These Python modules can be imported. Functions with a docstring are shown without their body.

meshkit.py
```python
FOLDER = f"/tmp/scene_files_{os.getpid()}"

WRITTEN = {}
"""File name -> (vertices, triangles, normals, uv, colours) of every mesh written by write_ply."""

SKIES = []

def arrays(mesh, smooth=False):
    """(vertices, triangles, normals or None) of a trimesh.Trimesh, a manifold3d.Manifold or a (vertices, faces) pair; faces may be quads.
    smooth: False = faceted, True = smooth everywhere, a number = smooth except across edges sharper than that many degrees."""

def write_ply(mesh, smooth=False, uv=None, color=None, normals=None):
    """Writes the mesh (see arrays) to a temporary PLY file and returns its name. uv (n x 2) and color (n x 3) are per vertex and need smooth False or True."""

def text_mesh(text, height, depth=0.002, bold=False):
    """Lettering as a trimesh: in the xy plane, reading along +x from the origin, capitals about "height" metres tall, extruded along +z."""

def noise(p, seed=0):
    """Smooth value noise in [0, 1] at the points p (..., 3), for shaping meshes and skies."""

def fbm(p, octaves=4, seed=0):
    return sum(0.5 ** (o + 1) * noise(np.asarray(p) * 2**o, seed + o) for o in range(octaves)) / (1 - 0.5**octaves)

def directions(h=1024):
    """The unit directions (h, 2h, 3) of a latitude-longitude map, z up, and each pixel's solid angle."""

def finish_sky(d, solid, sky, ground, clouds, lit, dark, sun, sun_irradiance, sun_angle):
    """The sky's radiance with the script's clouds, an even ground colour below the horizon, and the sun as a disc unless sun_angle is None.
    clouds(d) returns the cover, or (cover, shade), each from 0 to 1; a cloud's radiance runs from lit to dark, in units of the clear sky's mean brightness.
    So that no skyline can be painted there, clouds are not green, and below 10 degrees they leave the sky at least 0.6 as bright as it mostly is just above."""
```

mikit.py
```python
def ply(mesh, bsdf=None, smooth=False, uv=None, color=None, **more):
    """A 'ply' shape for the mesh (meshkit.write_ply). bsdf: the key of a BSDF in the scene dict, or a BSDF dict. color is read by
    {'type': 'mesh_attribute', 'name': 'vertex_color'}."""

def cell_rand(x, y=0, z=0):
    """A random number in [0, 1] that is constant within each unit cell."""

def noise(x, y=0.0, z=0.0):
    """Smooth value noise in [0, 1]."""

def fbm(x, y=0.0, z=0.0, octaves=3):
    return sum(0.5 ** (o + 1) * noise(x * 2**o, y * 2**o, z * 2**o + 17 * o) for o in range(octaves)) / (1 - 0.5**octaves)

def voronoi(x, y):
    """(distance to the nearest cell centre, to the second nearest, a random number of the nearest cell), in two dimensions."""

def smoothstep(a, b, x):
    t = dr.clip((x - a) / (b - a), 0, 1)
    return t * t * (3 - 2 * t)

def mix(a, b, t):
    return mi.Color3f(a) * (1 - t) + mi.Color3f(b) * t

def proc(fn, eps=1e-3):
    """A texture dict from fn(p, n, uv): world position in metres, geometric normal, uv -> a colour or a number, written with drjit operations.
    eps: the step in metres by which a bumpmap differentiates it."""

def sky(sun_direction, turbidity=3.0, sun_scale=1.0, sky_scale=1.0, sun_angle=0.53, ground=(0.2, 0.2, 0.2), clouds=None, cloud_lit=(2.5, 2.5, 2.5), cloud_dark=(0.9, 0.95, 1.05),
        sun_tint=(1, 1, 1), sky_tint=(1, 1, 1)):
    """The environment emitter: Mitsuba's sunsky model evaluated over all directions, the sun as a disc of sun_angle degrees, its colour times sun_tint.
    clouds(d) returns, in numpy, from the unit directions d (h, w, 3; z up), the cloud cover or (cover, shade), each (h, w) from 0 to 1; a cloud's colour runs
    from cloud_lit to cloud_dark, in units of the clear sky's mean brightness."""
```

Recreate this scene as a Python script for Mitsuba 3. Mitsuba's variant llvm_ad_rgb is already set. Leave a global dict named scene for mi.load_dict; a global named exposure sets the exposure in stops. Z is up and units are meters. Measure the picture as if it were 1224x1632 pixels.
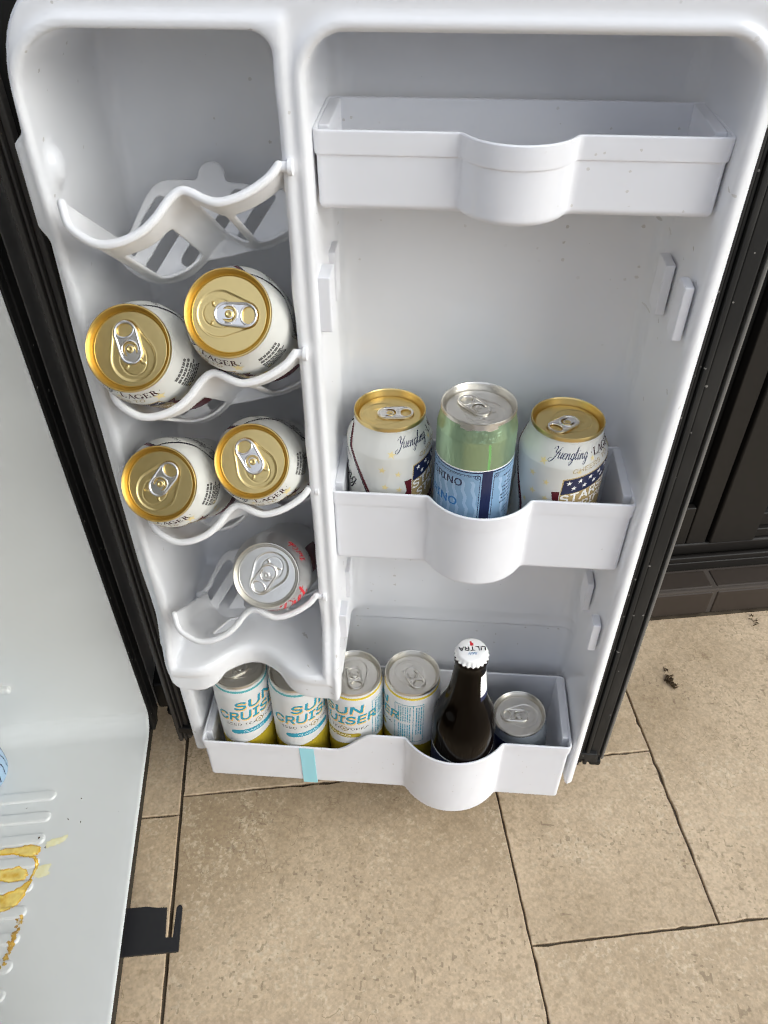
import math, random
import numpy as np
import trimesh, shapely
import mitsuba as mi
import drjit as dr
import mikit, meshkit
from manifold3d import Manifold, CrossSection
from shapely.geometry import Polygon, LineString, Point, box as sbox
from shapely import affinity
from shapely.ops import unary_union

T = mi.ScalarTransform4f
rng = np.random.default_rng(11)
random.seed(11)
scene, labels = {}, {}
scene['type'] = 'scene'

# ------------------------------------------------------------------ camera
W, H_, F = 1224.0, 1632.0, 1258.36
pitch, roll, yaw = math.radians(41.719), math.radians(0.2319), math.radians(-4.4501)
fwd = np.array([math.sin(yaw)*math.cos(pitch), math.cos(yaw)*math.cos(pitch), -math.sin(pitch)])
rt = np.array([math.cos(yaw), -math.sin(yaw), 0.0]); dn = np.cross(fwd, rt)
rt, dn = math.cos(roll)*rt+math.sin(roll)*dn, -math.sin(roll)*rt+math.cos(roll)*dn
CAM = np.array([0, 0, .865])
M = np.eye(4); M[:3, 0] = -rt; M[:3, 1] = -dn; M[:3, 2] = fwd; M[:3, 3] = CAM
scene['camera'] = {'type': 'perspective', 'fov': 2*math.degrees(math.atan(W/2/F)), 'fov_axis': 'x',
                   'near_clip': .01, 'far_clip': 500.0, 'to_world': T(M.tolist())}

# ------------------------------------------------------------------ light: bright overcast, soft glow from the right and the front
scene['sky'] = mikit.sky([.80, -.40, .50], turbidity=3, sun_scale=.30, sun_angle=52, clouds=lambda d: 1.0,
                         cloud_lit=(.98, 1.06, 1.22), sun_tint=(.76, .96, 1.36), ground=(.3, .27, .23))
exposure = 3.4

# ------------------------------------------------------------------ materials
def mat(key, base, rough=.5, spec=.5, metallic=0.0, two=True, bump=None, **kw):
    b = {'type': 'principled', 'base_color': base if isinstance(base, dict) else {'type': 'rgb', 'value': list(base)},
         'roughness': rough, 'metallic': metallic, **({} if metallic else {'specular': spec}), **kw}
    if bump is not None:
        b = {'type': 'bumpmap', 'arbitrary': mikit.proc(bump[0], eps=bump[2]), 'scale': bump[1], 'bsdf': b}
    scene[key] = {'type': 'twosided', 'bsdf': b} if two else b

def white_plastic(p, n, uv):
    # moulded white plastic with a few dust specks and droplets
    a = p.x*80 + p.y*53
    b = p.z*80 - p.y*37
    d, d2, r = mikit.voronoi(a, b)
    speck = dr.select((r > .72) & (d < .035 + .06*(r-.72)*4), 1.0, 0.0)
    patch = mikit.smoothstep(.50, .66, mikit.fbm(p.x*9+3, p.y*9, p.z*9+7, 2))
    return mikit.mix((.66, .666, .68), (.45, .43, .40), speck*patch*.75)
def bin_plastic(p, n, uv):
    a = p.x*95 + p.y*53 + 9.3
    b = p.z*95 - p.y*37
    d, d2, r = mikit.voronoi(a, b)
    speck = dr.select((r > .74) & (d < .035 + .05*(r-.74)*4), 1.0, 0.0)
    patch = mikit.smoothstep(.42, .6, mikit.fbm(p.x*11+1, p.y*11, p.z*11+5, 2))
    return mikit.mix((.66, .666, .69), (.50, .48, .45), speck*patch*.7)
mat('m_liner', mikit.proc(white_plastic), .16, .5)
mat('m_bin', mikit.proc(bin_plastic), .17, .5)
mat('m_rack', (.66, .66, .664), .3, .5)
mat('m_cabliner', (.56, .57, .56), .4, .45)
mat('m_black', (.010, .010, .0095), .42, .3)
def dusty(base, amt=.10):
    def f(p, n, uv):
        d, d2, r = mikit.voronoi((p.x+p.y)*120, p.z*120)
        sp_ = dr.select((r > .90) & (d < .05+.10*(r-.9)*8), 1.0, 0.0)
        haze_ = mikit.smoothstep(.45, .8, mikit.fbm((p.x+p.y)*40, p.z*14, 2., 3))
        return mikit.mix(mikit.mix(base, (.03, .029, .027), haze_*.5), (.25, .24, .22), sp_*.7)
    return mikit.proc(f)
mat('m_gasket', dusty((.012, .012, .0118)), .55, .3)
mat('m_gap', (.006, .006, .006), .6, .3)
mat('m_bracket', (.012, .012, .014), .42, .5)
mat('m_greyedge', (.12, .116, .108), .4, .5)
mat('m_steel', (.20, .195, .185), .33, .5)
mat('m_gasket_hinge', (.045, .041, .037), .5, .4)
mat('m_bronze', (.013, .0112, .0095), .5, .25)
mat('m_glass_dark', (.01, .011, .011), .06, .6)
mat('m_tape', (.30, .60, .66), .45, .4)
mat('m_silltile', (.036, .0265, .020), .6, .3)
mat('m_sillgrout', (.065, .054, .045), .9, .2)
mat('m_stucco', (.55, .49, .40), .9, .2)

def travertine(p, n, uv):
    c = mikit.cell_rand(dr.floor(uv.x*97+.5), dr.floor(uv.y*89+.5), 3)
    q = p.x + c*5.0
    big = mikit.fbm(q*7, p.y*7+c*9, 1.0, 4)
    mid = mikit.fbm(q*38, p.y*38, 4.0, 4)
    fine = mikit.fbm(q*170, p.y*170, 2.0, 3)
    huge = mikit.fbm(q*3.1+5, p.y*3.1, 9., 3)
    grain = mikit.fbm(q*420, p.y*420, 11., 2)
    col = mikit.mix((.345, .256, .160), (.535, .415, .282), mikit.smoothstep(.28, .72, huge*.40+big*.40+mid*.10+fine*.10))
    clus = mikit.smoothstep(.42, .62, mikit.fbm(q*12+3, p.y*12, 5., 3))
    col = mikit.mix(col, (.60, .50, .36), mikit.smoothstep(.50, .70, mikit.fbm(q*240, p.y*240, 2.5, 3)*.8+mid*.2)*(.25+.75*clus)*.6)
    col = mikit.mix(col, (.25, .175, .095), mikit.smoothstep(.52, .78, mikit.fbm(q*190+7, p.y*190, 8., 4))*(1-clus*.5)*.33)
    vein = dr.abs(mikit.fbm(q*48+2, p.y*48, 6., 3)-.5)
    col = mikit.mix(col, (.22, .155, .085), (1-mikit.smoothstep(.0, .012, vein))*mikit.smoothstep(.56, .70, mikit.fbm(q*9, p.y*9+4, 2., 2))*.6)
    pit = mikit.smoothstep(.80, .86, mikit.noise(q*300, p.y*300, 1.))*mikit.smoothstep(.5, .66, mikit.fbm(q*14+8, p.y*14, 3., 3))
    col = mikit.mix(col, (.15, .11, .065), pit*.45)
    return col*(.82+.36*grain)*(.96+.12*c)
def travertine_bump(p, n, uv):
    return mikit.fbm(p.x*150, p.y*150, 2.0, 3)*.6 - mikit.smoothstep(.64, .74, mikit.noise(p.x*330, p.y*330, 1.))*.8 + mikit.fbm(p.x*38, p.y*38, 4., 2)*.6
mat('m_travertine', mikit.proc(travertine), .55, .35, bump=(travertine_bump, .00013, 4e-4))
mat('m_grout', mikit.proc(lambda p, n, uv: mikit.mix((.05, .037, .025), (.15, .12, .085), mikit.fbm(p.x*60, p.y*60, 3., 3))), .95, .1)
mat('m_debris', (.06, .04, .022), .9, .1)

def brushed(base, amp=.06):
    def f(p, n, uv):
        s = mikit.fbm(uv.x*9, uv.y*1.3, 3., 3)
        return mi.Color3f(base)*(1-amp+2*amp*s)
    return mikit.proc(f)
mat('m_gold', (.73, .565, .25), .32, metallic=1.0)
mat('m_alu', (.74, .72, .67), .30, metallic=1.0)
mat('m_tab', (.80, .785, .765), .25, metallic=1.0)
mat('m_canwhite', (.57, .57, .535), .28, .5, clearcoat=.3)
mat('m_sunwhite', (.60, .60, .585), .3, .5, clearcoat=.3)
mat('m_cansilver', (.62, .62, .61), .34, metallic=.85)
mat('m_canslate', (.30, .33, .36), .3, metallic=.7)
def dew(p, n, uv):
    d, d2, r = mikit.voronoi((p.x-p.y)*420, p.z*420)
    return dr.maximum(0, 1-d/(.25+.25*r))*dr.select(r > .35, 1., 0.)
mat('m_cangreen', (.35, .50, .33), .27, metallic=.85, bump=(dew, .00016, 2e-4))
mat('m_canblue', (.26, .38, .50), .35, .5)
for k, c, r in (('star', (.66, .55, .27), .35), ('navy', (.012, .018, .06), .3), ('maroon', (.085, .008, .014), .35), ('wine', (.035, .006, .009), .4), ('red', (.55, .02, .03), .35),
                ('ink', (.018, .018, .024), .35), ('goldink', (.40, .29, .13), .4), ('white', (.82, .81, .78), .35), ('greyink', (.10, .10, .095), .5),
                ('teal', (.02, .27, .38), .35), ('amber', (.78, .46, .12), .4), ('mustard', (.37, .28, .02), .35), ('tealring', (.10, .36, .38), .35),
                ('yellowring', (.62, .46, .03), .35), ('palelabel', (.19, .31, .45), .4), ('paler', (.28, .41, .55), .4), ('midblue', (.02, .14, .36), .4),
                ('palegreen', (.16, .38, .12), .35)):
    mat('m_i_'+k, c, r, .5)
mat('m_bottle', (.003, .0017, .001), .06, .08)
mat('m_cap', (.80, .80, .79), .3, .5, clearcoat=.4)
def juice(p, n, uv):
    return mikit.mix((.50, .27, .015), (.74, .50, .10), mikit.fbm(p.x*160, p.y*160, 3., 3))
mat('m_juice', {'type': 'mesh_attribute', 'name': 'vertex_color'}, .12, .55, bump=(lambda p, n, uv: mikit.fbm(p.x*190, p.y*190, 1., 3), .0016, 5e-4))
def film(p, n, uv):
    return mikit.mix((.66, .60, .30), (.74, .72, .52), mikit.fbm(p.x*220, p.y*220, 3., 3))
mat('m_juicefilm', mikit.proc(film), .3, .5)
mat('m_dryjuice', mikit.proc(lambda p, n, uv: mikit.mix((.30, .14, .02), (.62, .42, .10), mikit.fbm(p.x*260, p.y*260, 3., 2))), .3, .5)

# ------------------------------------------------------------------ helpers
used = {}
def numbered(key):
    k = used.get(key, 0); used[key] = k+1
    return key if k == 0 else f'{key}_{k:03d}'
def thing(name, label, cat, group=None):
    key = numbered(name); labels[key] = {'label': label, 'category': cat}
    if group: labels[key]['group'] = group
    return key
def put(name, shape, parent=None, tw=None, label=None, kind=None):
    key = numbered(name if parent is None else parent+'__'+name)
    s = dict(shape)
    if tw is not None: s['to_world'] = tw
    scene[key] = s
    if label or kind:
        labels[key] = {}
        if label: labels[key]['label'] = label
        if kind: labels[key]['kind'] = kind
    return key
def obj(name, mesh, m, parent=None, smooth=40, tw=None, label=None, kind=None):
    return put(name, mikit.ply(mesh, m, smooth=smooth), parent, tw, label, kind)
def TW(m): return T(np.asarray(m).tolist())
def cat(ms):
    out_v, out_f, k = [], [], 0
    for m in ms:
        v, f = (np.asarray(m.vertices), np.asarray(m.faces)) if hasattr(m, 'vertices') else (np.asarray(m[0]), np.asarray(m[1]))
        if f.shape[1] == 4: f = np.vstack([f[:, [0, 1, 2]], f[:, [0, 2, 3]]])
        out_v.append(v); out_f.append(f+k); k += len(v)
    return trimesh.Trimesh(np.vstack(out_v), np.vstack(out_f), process=False)
def man(m):
    q = m.to_mesh(); return trimesh.Trimesh(np.array(q.vert_properties[:, :3]), np.array(q.tri_verts), process=False)
def rbox(lo, hi, r=.002, seg=12):
    lo, hi = np.array(lo, float), np.array(hi, float); r = min(r, .49*float((hi-lo).min()))
    s = Manifold.sphere(r, seg)
    return man(Manifold.batch_hull([s.translate([float(lo[0]+r if i & 1 else hi[0]-r), float(lo[1]+r if i & 2 else hi[1]-r), float(lo[2]+r if i & 4 else hi[2]-r)]) for i in range(8)]))
def bevel_prism(poly, z0, z1, bev):
    """a shapely polygon extruded from z0 to z1 with its top edge bevelled"""
    poly = shapely.geometry.polygon.orient(poly)
    ins = poly.buffer(-bev, join_style=2)
    co = np.array(poly.exterior.coords)[:-1]; n = len(co)
    nrm = []
    for i in range(n):
        a, b, c = co[i-1], co[i], co[(i+1) % n]
        d1 = (b-a)/np.linalg.norm(b-a); d2 = (c-b)/np.linalg.norm(c-b)
        m = np.array([-(d1+d2)[1], (d1+d2)[0]]); m /= max(np.linalg.norm(m), 1e-9); nrm.append(m)
    inn = co+np.array(nrm)*bev
    rings = [np.c_[co, np.full(n, z0)], np.c_[co, np.full(n, z1-bev)], np.c_[inn, np.full(n, z1)]]
    v = np.vstack(rings); f = []
    for k in range(2):
        for i in range(n):
            j = (i+1) % n; f += [[k*n+i, k*n+j, (k+1)*n+j], [k*n+i, (k+1)*n+j, (k+1)*n+i]]
    tv, tf = trimesh.creation.triangulate_polygon(Polygon(inn), engine='earcut')
    if len(tv) == n:
        f += (tf+2*n).tolist() if np.allclose(tv, inn) else []
    if len(tv) != n or not np.allclose(tv, inn):
        return cat([(v, np.array(f)), (np.c_[tv, np.full(len(tv), z1)], tf)])
    return trimesh.Trimesh(v, np.array(f), process=False)
def lathe(prof, seg=96):
    """profile [(r, z)] -> surface of revolution with uv-less smooth mesh"""
    p = np.array(prof, float); th = np.arange(seg)*2*np.pi/seg
    v = np.stack([p[:, None, 0]*np.cos(th), p[:, None, 0]*np.sin(th), np.broadcast_to(p[:, None, 1], (len(p), seg))], -1).reshape(-1, 3)
    i, j = np.meshgrid(np.arange(len(p)-1), np.arange(seg), indexing='ij')
    q = np.stack([i*seg+j, i*seg+(j+1) % seg, (i+1)*seg+(j+1) % seg, (i+1)*seg+j], -1).reshape(-1, 4)
    return trimesh.Trimesh(v, np.vstack([q[:, [0, 1, 2]], q[:, [0, 2, 3]]]), process=False)
def catmull(pts, k=8, closed=False):
    p = np.array(pts, float); n = len(p)
    if closed: idx = lambda i: p[i % n]; m = n
    else:
        q = np.vstack([2*p[0]-p[1], p, 2*p[-1]-p[-2]]); idx = lambda i: q[i+1]; m = n-1
    out = []
    for i in range(m):
        a, b, c, d = idx(i-1), idx(i), idx(i+1), idx(i+2)
        for t in np.arange(k)/k:
            out.append(.5*((2*b)+(-a+c)*t+(2*a-5*b+4*c-d)*t*t+(-a+3*b-3*c+d)*t**3))
    if not closed: out.append(p[-1])
    return np.array(out)
def tube(pts, r, seg=8, closed=False):
    p = np.array(pts, float); n = len(p)
    t = (np.roll(p, -1, 0)-np.roll(p, 1, 0)) if closed else np.gradient(p, axis=0)
    t /= np.linalg.norm(t, axis=1, keepdims=True)+1e-12
    ref = np.array([0, 0, 1.]) if abs(t[:, 2]).mean() < .8 else np.array([1., 0, 0])
    a = np.cross(t, ref); a /= np.linalg.norm(a, axis=1, keepdims=True)+1e-12; b = np.cross(t, a)
    th = np.arange(seg)*2*np.pi/seg
    rr = np.broadcast_to(np.asarray(r, float), (n,))[:, None, None]
    v = (p[:, None]+rr*(np.cos(th)[None, :, None]*a[:, None]+np.sin(th)[None, :, None]*b[:, None])).reshape(-1, 3)
    f = []
    for i in range(n if closed else n-1):
        for j in range(seg):
            i2, j2 = (i+1) % n, (j+1) % seg
            f += [[i*seg+j, i*seg+j2, i2*seg+j2], [i*seg+j, i2*seg+j2, i2*seg+j]]
    if not closed:
        v = np.vstack([v, p[0], p[-1]])
        for j in range(seg):
            f += [[len(v)-2, (j+1) % seg, j], [len(v)-1, (n-1)*seg+j, (n-1)*seg+(j+1) % seg]]
    return trimesh.Trimesh(v, np.array(f)[:, ::-1], process=False)
def smin(a, b, k):
    h = np.clip(.5+.5*(b-a)/k, 0, 1); return b+(a-b)*h-k*h*(1-h)
def smax(a, b, k): return -smin(-a, -b, k)
def sdbox(p, lo, hi, r=0.0):
    q = [np.abs(p[i]-(lo[i]+hi[i])/2)-((hi[i]-lo[i])/2-r) for i in range(3)]
    out = np.sqrt(sum(np.maximum(c, 0)**2 for c in q))+np.minimum(np.maximum(np.maximum(q[0], q[1]), q[2]), 0)
    return out-r
def nets(fn, lo, hi, h):
    """naive surface nets of the signed distance fn((X, Y, Z)) on a grid"""
    ax = [np.arange(lo[i], hi[i]+h, h, dtype=np.float32) for i in range(3)]
    X, Y, Z = np.meshgrid(*ax, indexing='ij', sparse=True)
    V = np.broadcast_to(fn((X, Y, Z)), tuple(len(a) for a in ax)).astype(np.float32)
    s = V < 0
    n = [len(a)-1 for a in ax]
    cnt = np.zeros(n, np.int8)
    for d in np.ndindex(2, 2, 2):
        cnt += s[d[0]:d[0]+n[0], d[1]:d[1]+n[1], d[2]:d[2]+n[2]]
    act = (cnt > 0) & (cnt < 8)
    I = np.argwhere(act)
    idx = np.full(n, -1, np.int32); idx[act] = np.arange(len(I))
    corner = {d: V[I[:, 0]+d[0], I[:, 1]+d[1], I[:, 2]+d[2]] for d in np.ndindex(2, 2, 2)}
    acc = np.zeros((len(I), 3)); num = np.zeros(len(I))
    for d in np.ndindex(2, 2, 2):
        for k in range(3):
            if d[k] == 0:
                e = list(d); e[k] = 1; e = tuple(e)
                a, b = corner[d], corner[e]; m = (a < 0) != (b < 0)
                t = np.where(m, a/np.where(m, a-b, 1), 0)
                pt = np.array(d, float)[None]+np.eye(3)[k][None]*t[:, None]
                acc += np.where(m[:, None], pt, 0); num += m
    P = np.array(lo)+(I+acc/num[:, None])*h
    faces = []
    for k in range(3):
        u, w = (k+1) % 3, (k+2) % 3
        sl0 = [slice(0, None)]*3; a = np.take(s, range(0, s.shape[k]-1), k); b = np.take(s, range(1, s.shape[k]), k)
        E = np.argwhere(a != b); inside = a[tuple(E.T)]
        ok = (E[:, u] > 0) & (E[:, w] > 0) & (E[:, u] < n[u]) & (E[:, w] < n[w])
        E, inside = E[ok], inside[ok]
        q = []
        for du, dw in ((-1, -1), (0, -1), (0, 0), (-1, 0)):
            c = E.copy(); c[:, u] += du; c[:, w] += dw; q.append(idx[tuple(c.T)])
        q = np.stack(q, 1); q[~inside] = q[~inside][:, ::-1]; faces.append(q)
    return trimesh.Trimesh(P, np.vstack([np.vstack([q[:, [0, 1, 2]], q[:, [0, 2, 3]]]) for q in faces]), process=False)

# house frame: the fridge cabinet, the tiles and the house wall stand square to each other, turned 10 degrees to the open door
TH = math.radians(10.35)
E1, E2 = np.array([math.cos(TH), math.sin(TH), 0]), np.array([-math.sin(TH), math.cos(TH), 0])
HT = np.eye(4); HT[:3, 0] = E1; HT[:3, 1] = E2
HTW = TW(HT)

# ------------------------------------------------------------------ floor: travertine tiles over grout
fl = numbered('floor'); labels[fl] = {'kind': 'structure'}
g = 60.0
put('bed', mikit.ply(trimesh.Trimesh([[-g, -g, -.0035], [g, -g, -.0035], [g, g, -.0035], [-g, g, -.0035]], [[0, 1, 2], [0, 2, 3]], process=False), 'm_grout'), fl)
tiles = []
def add_tile(u0, u1, v0, v1): tiles.append((u0, u1, v0, v1))
gv = .492
add_tile(-.188, .179, .087, gv)            # the large tile in front of the door
add_tile(.179, .378, .289, gv)             # small square tile
add_tile(.179, .578, .087, .289)
add_tile(.378, .778, .289, .694)
add_tile(-.188, .0, gv, .694); add_tile(.0, .179, gv, .694); add_tile(.179, .378, gv, .694)
add_tile(-.392, -.1895, .47, .694); add_tile(-.392, -.1895, .08, .47); add_tile(-.392, -.1895, -.12, .08)
add_tile(.578, .778, .087, .289)
for u0, v0, du, dv in ((-.188, -.12, .367, .207), (.179, -.12, .40, .207), (.579, -.12, .2, .207)):
    add_tile(u0, u0+du, v0, v0+dv)
for iu in range(-4, 0):
    for iv in range(-3, 2): add_tile(-.392+iu*.406, -.392+(iu+1)*.406, -.12+iv*.407, -.12+(iv+1)*.407)
for iu in range(0, 4):
    for iv in range(-3, 2): add_tile(.778+iu*.406, .778+(iu+1)*.406, -.12+iv*.407, -.12+(iv+1)*.407)
for iu in range(0, 3):
    for iv in range(-3, 0): add_tile(-.392+iu*.39, -.392+(iu+1)*.39, -.12+iv*.407, -.12+(iv+1)*.407)
for k, (u0, u1, v0, v1) in enumerate(tiles):
    gap = .0009
    near = abs((u0+u1)/2-.1) < .6 and v1 > .05
    pts = []
    n = 26 if near else 2
    cs = [(u0+gap, v0+gap), (u1-gap, v0+gap), (u1-gap, v1-gap), (u0+gap, v1-gap)]
    for i in range(4):
        a, b = np.array(cs[i]), np.array(cs[(i+1) % 4]); L = np.linalg.norm(b-a); nn = np.array([-(b-a)[1], (b-a)[0]])/L
        for t in np.arange(n)/n:
            w = (.0008*rng.random()**2+(.0022*rng.random() if rng.random() < .10 else 0)) if near and 0 < t else 0
            pts.append(a+(b-a)*t+nn*w)
    m = bevel_prism(Polygon(pts), -.010, 0.0, .0007)
    m.vertices[:, 2] += rng.uniform(-.0006, .0006)
    uvs = np.tile([[(k % 9+.2)/97*3, (k//9+.2)/89*3]], (len(m.vertices), 1))
    put('tile', mikit.ply(m, 'm_travertine', smooth=False, uv=uvs), fl, HTW)

# ------------------------------------------------------------------ house wall, sliding door, tiled threshold
hw = thing('house_wall', 'beige rendered house wall beside the dark sliding door', 'wall')
obj('wall_panel', rbox((-3.4, .80, 0), (-1.45, .95, 2.6), .01), 'm_stucco', hw, tw=HTW)
obj('wall_panel', rbox((-1.44, .80, 2.16), (3.6, .95, 2.6), .01), 'm_stucco', hw, tw=HTW)
sl = thing('threshold', 'dark brown tiled threshold step with pale grout under the sliding door', 'threshold')
obj('grout', rbox((-1.44, .6980, .0), (3.2, .79, .0492), .0025), 'm_sillgrout', sl, tw=HTW)
for i in range(16):
    u0 = .5385+(i-7)*.235
    obj('tile', rbox((u0+.0028, .6965, .001), (u0+.2322, .706, .0455), .0025), 'm_silltile', sl, tw=HTW)
    obj('tile', rbox((u0+.0028, .7025, .040), (u0+.2322, .735, .0505), .0028), 'm_silltile', sl, tw=HTW)
sd = thing('sliding_door', 'dark bronze framed sliding glass door behind the open fridge', 'door')
obj('track', rbox((-1.4, .7365, .050), (3.1, .790, .066), .002), 'm_bronze', sd, tw=HTW)
obj('track', rbox((-1.4, .737, .066), (3.1, .7435, .0755), .002), 'm_bronze', sd, tw=HTW)
obj('rail', rbox((-1.4, .7515, .066), (3.1, .789, .0885), .004), 'm_bronze', sd, tw=HTW)
obj('stile', rbox((.505, .752, .0885), (.5335, .789, 2.12), .002), 'm_bronze', sd, tw=HTW)
obj('stile', rbox((.5375, .7485, .0885), (.604, .789, 2.12), .003), 'm_bronze', sd, tw=HTW)
obj('stile', rbox((.38, .764, .0885), (.503, .790, 2.12), .002), 'm_gap', sd, tw=HTW)
obj('stile', rbox((-1.4, .7485, .0885), (-1.3, .789, 2.12), .003), 'm_bronze', sd, tw=HTW)
obj('pane', rbox((-1.299, .772, .089), (.3795, .778, 2.12), .001), 'm_glass_dark', sd, tw=HTW)
obj('stile', rbox((.45, .7525, .0885), (.5045, .7635, .156), .002), 'm_bronze', sd, tw=HTW)
obj('stile', rbox((2.2, .7485, .0885), (2.27, .789, 2.12), .003), 'm_bronze', sd, tw=HTW)
obj('rail', rbox((.6045, .756, .0885), (2.199, .789, .104), .002), 'm_bronze', sd, tw=HTW)
obj('rail', rbox((.6045, .762, .1045), (2.199, .789, .128), .002), 'm_bronze', sd, tw=HTW)
obj('rail', rbox((-1.4, .7485, 2.121), (3.1, .789, 2.158), .003), 'm_bronze', sd, tw=HTW)
obj('pane', rbox((.6045, .772, .1285), (2.199, .778, 2.12), .001), 'm_glass_dark', sd, tw=HTW)
obj('pane', rbox((2.271, .772, .089), (3.1, .778, 2.12), .001), 'm_glass_dark', sd, tw=HTW)

# ------------------------------------------------------------------ the fridge
fr = thing('mini_fridge', 'white lined black mini fridge standing open with drinks in its door', 'fridge')
# cabinet (house frame u, v, z): opening faces +u at u = -.2125
cab = fr+'__cabinet'
UF, V0, V1, Z0, Z1 = -.2145, .145, .541, .085, .795
def ring_rr(v0, v1, z0, z1, r, n=14):
    out = []
    for cv, cz, a0 in ((v1-r, z1-r, 0), (v0+r, z1-r, 90), (v0+r, z0+r, 180), (v1-r, z0+r, 270)):
        for t in np.linspace(a0, a0+90, n): out.append((cv+r*math.cos(math.radians(t)), cz+r*math.sin(math.radians(t))))
    return np.array(out)
def loft(rings, cap_last=True, closed=True):
    n = len(rings[0]); v = np.vstack(rings); f = []
    for k in range(len(rings)-1):
        i = np.arange(n); j = (i+1) % n
        f.append(np.c_[k*n+i, k*n+j, (k+1)*n+j]); f.append(np.c_[k*n+i, (k+1)*n+j, (k+1)*n+i])
    f = np.vstack(f)
    if cap_last:
        b = (len(rings)-1)*n; c = len(v); v = np.vstack([v, rings[-1].mean(0)])
        i = np.arange(n); f = np.vstack([f, np.c_[b+i, b+(i+1) % n, np.full(n, c)]])
    return trimesh.Trimesh(v, f, process=False)
rings = []
for off, u in ((.0040, UF-.010), (.0042, UF-.0015), (.0032, UF), (.0012, UF+.0006), (0, UF-.0005), (-.0006, UF-.003), (-.0008, UF-.02), (-.0010, UF-.30), (-.0012, UF-.385), (-.004, UF-.400), (-.014, UF-.409), (-.034, UF-.412)):
    q = ring_rr(V0-off, V1+off, Z0-off, Z1+off, max(.022+off*.5, .004)); rings.append(np.c_[np.full(len(q), u), q])
obj('liner', loft(rings), 'm_cabliner', cab, smooth=50, tw=HTW)
shell = Manifold.cube([.455, .536, .765]).translate([UF-.4555-.0035, V0-.048, .052]) - Manifold.cube([.44, V1-V0+.0085, Z1-Z0+.0085]).translate([UF-.4395, V0-.00425, Z0-.00425])
obj('shell', man(shell), 'm_black', cab, smooth=False, tw=HTW)
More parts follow.
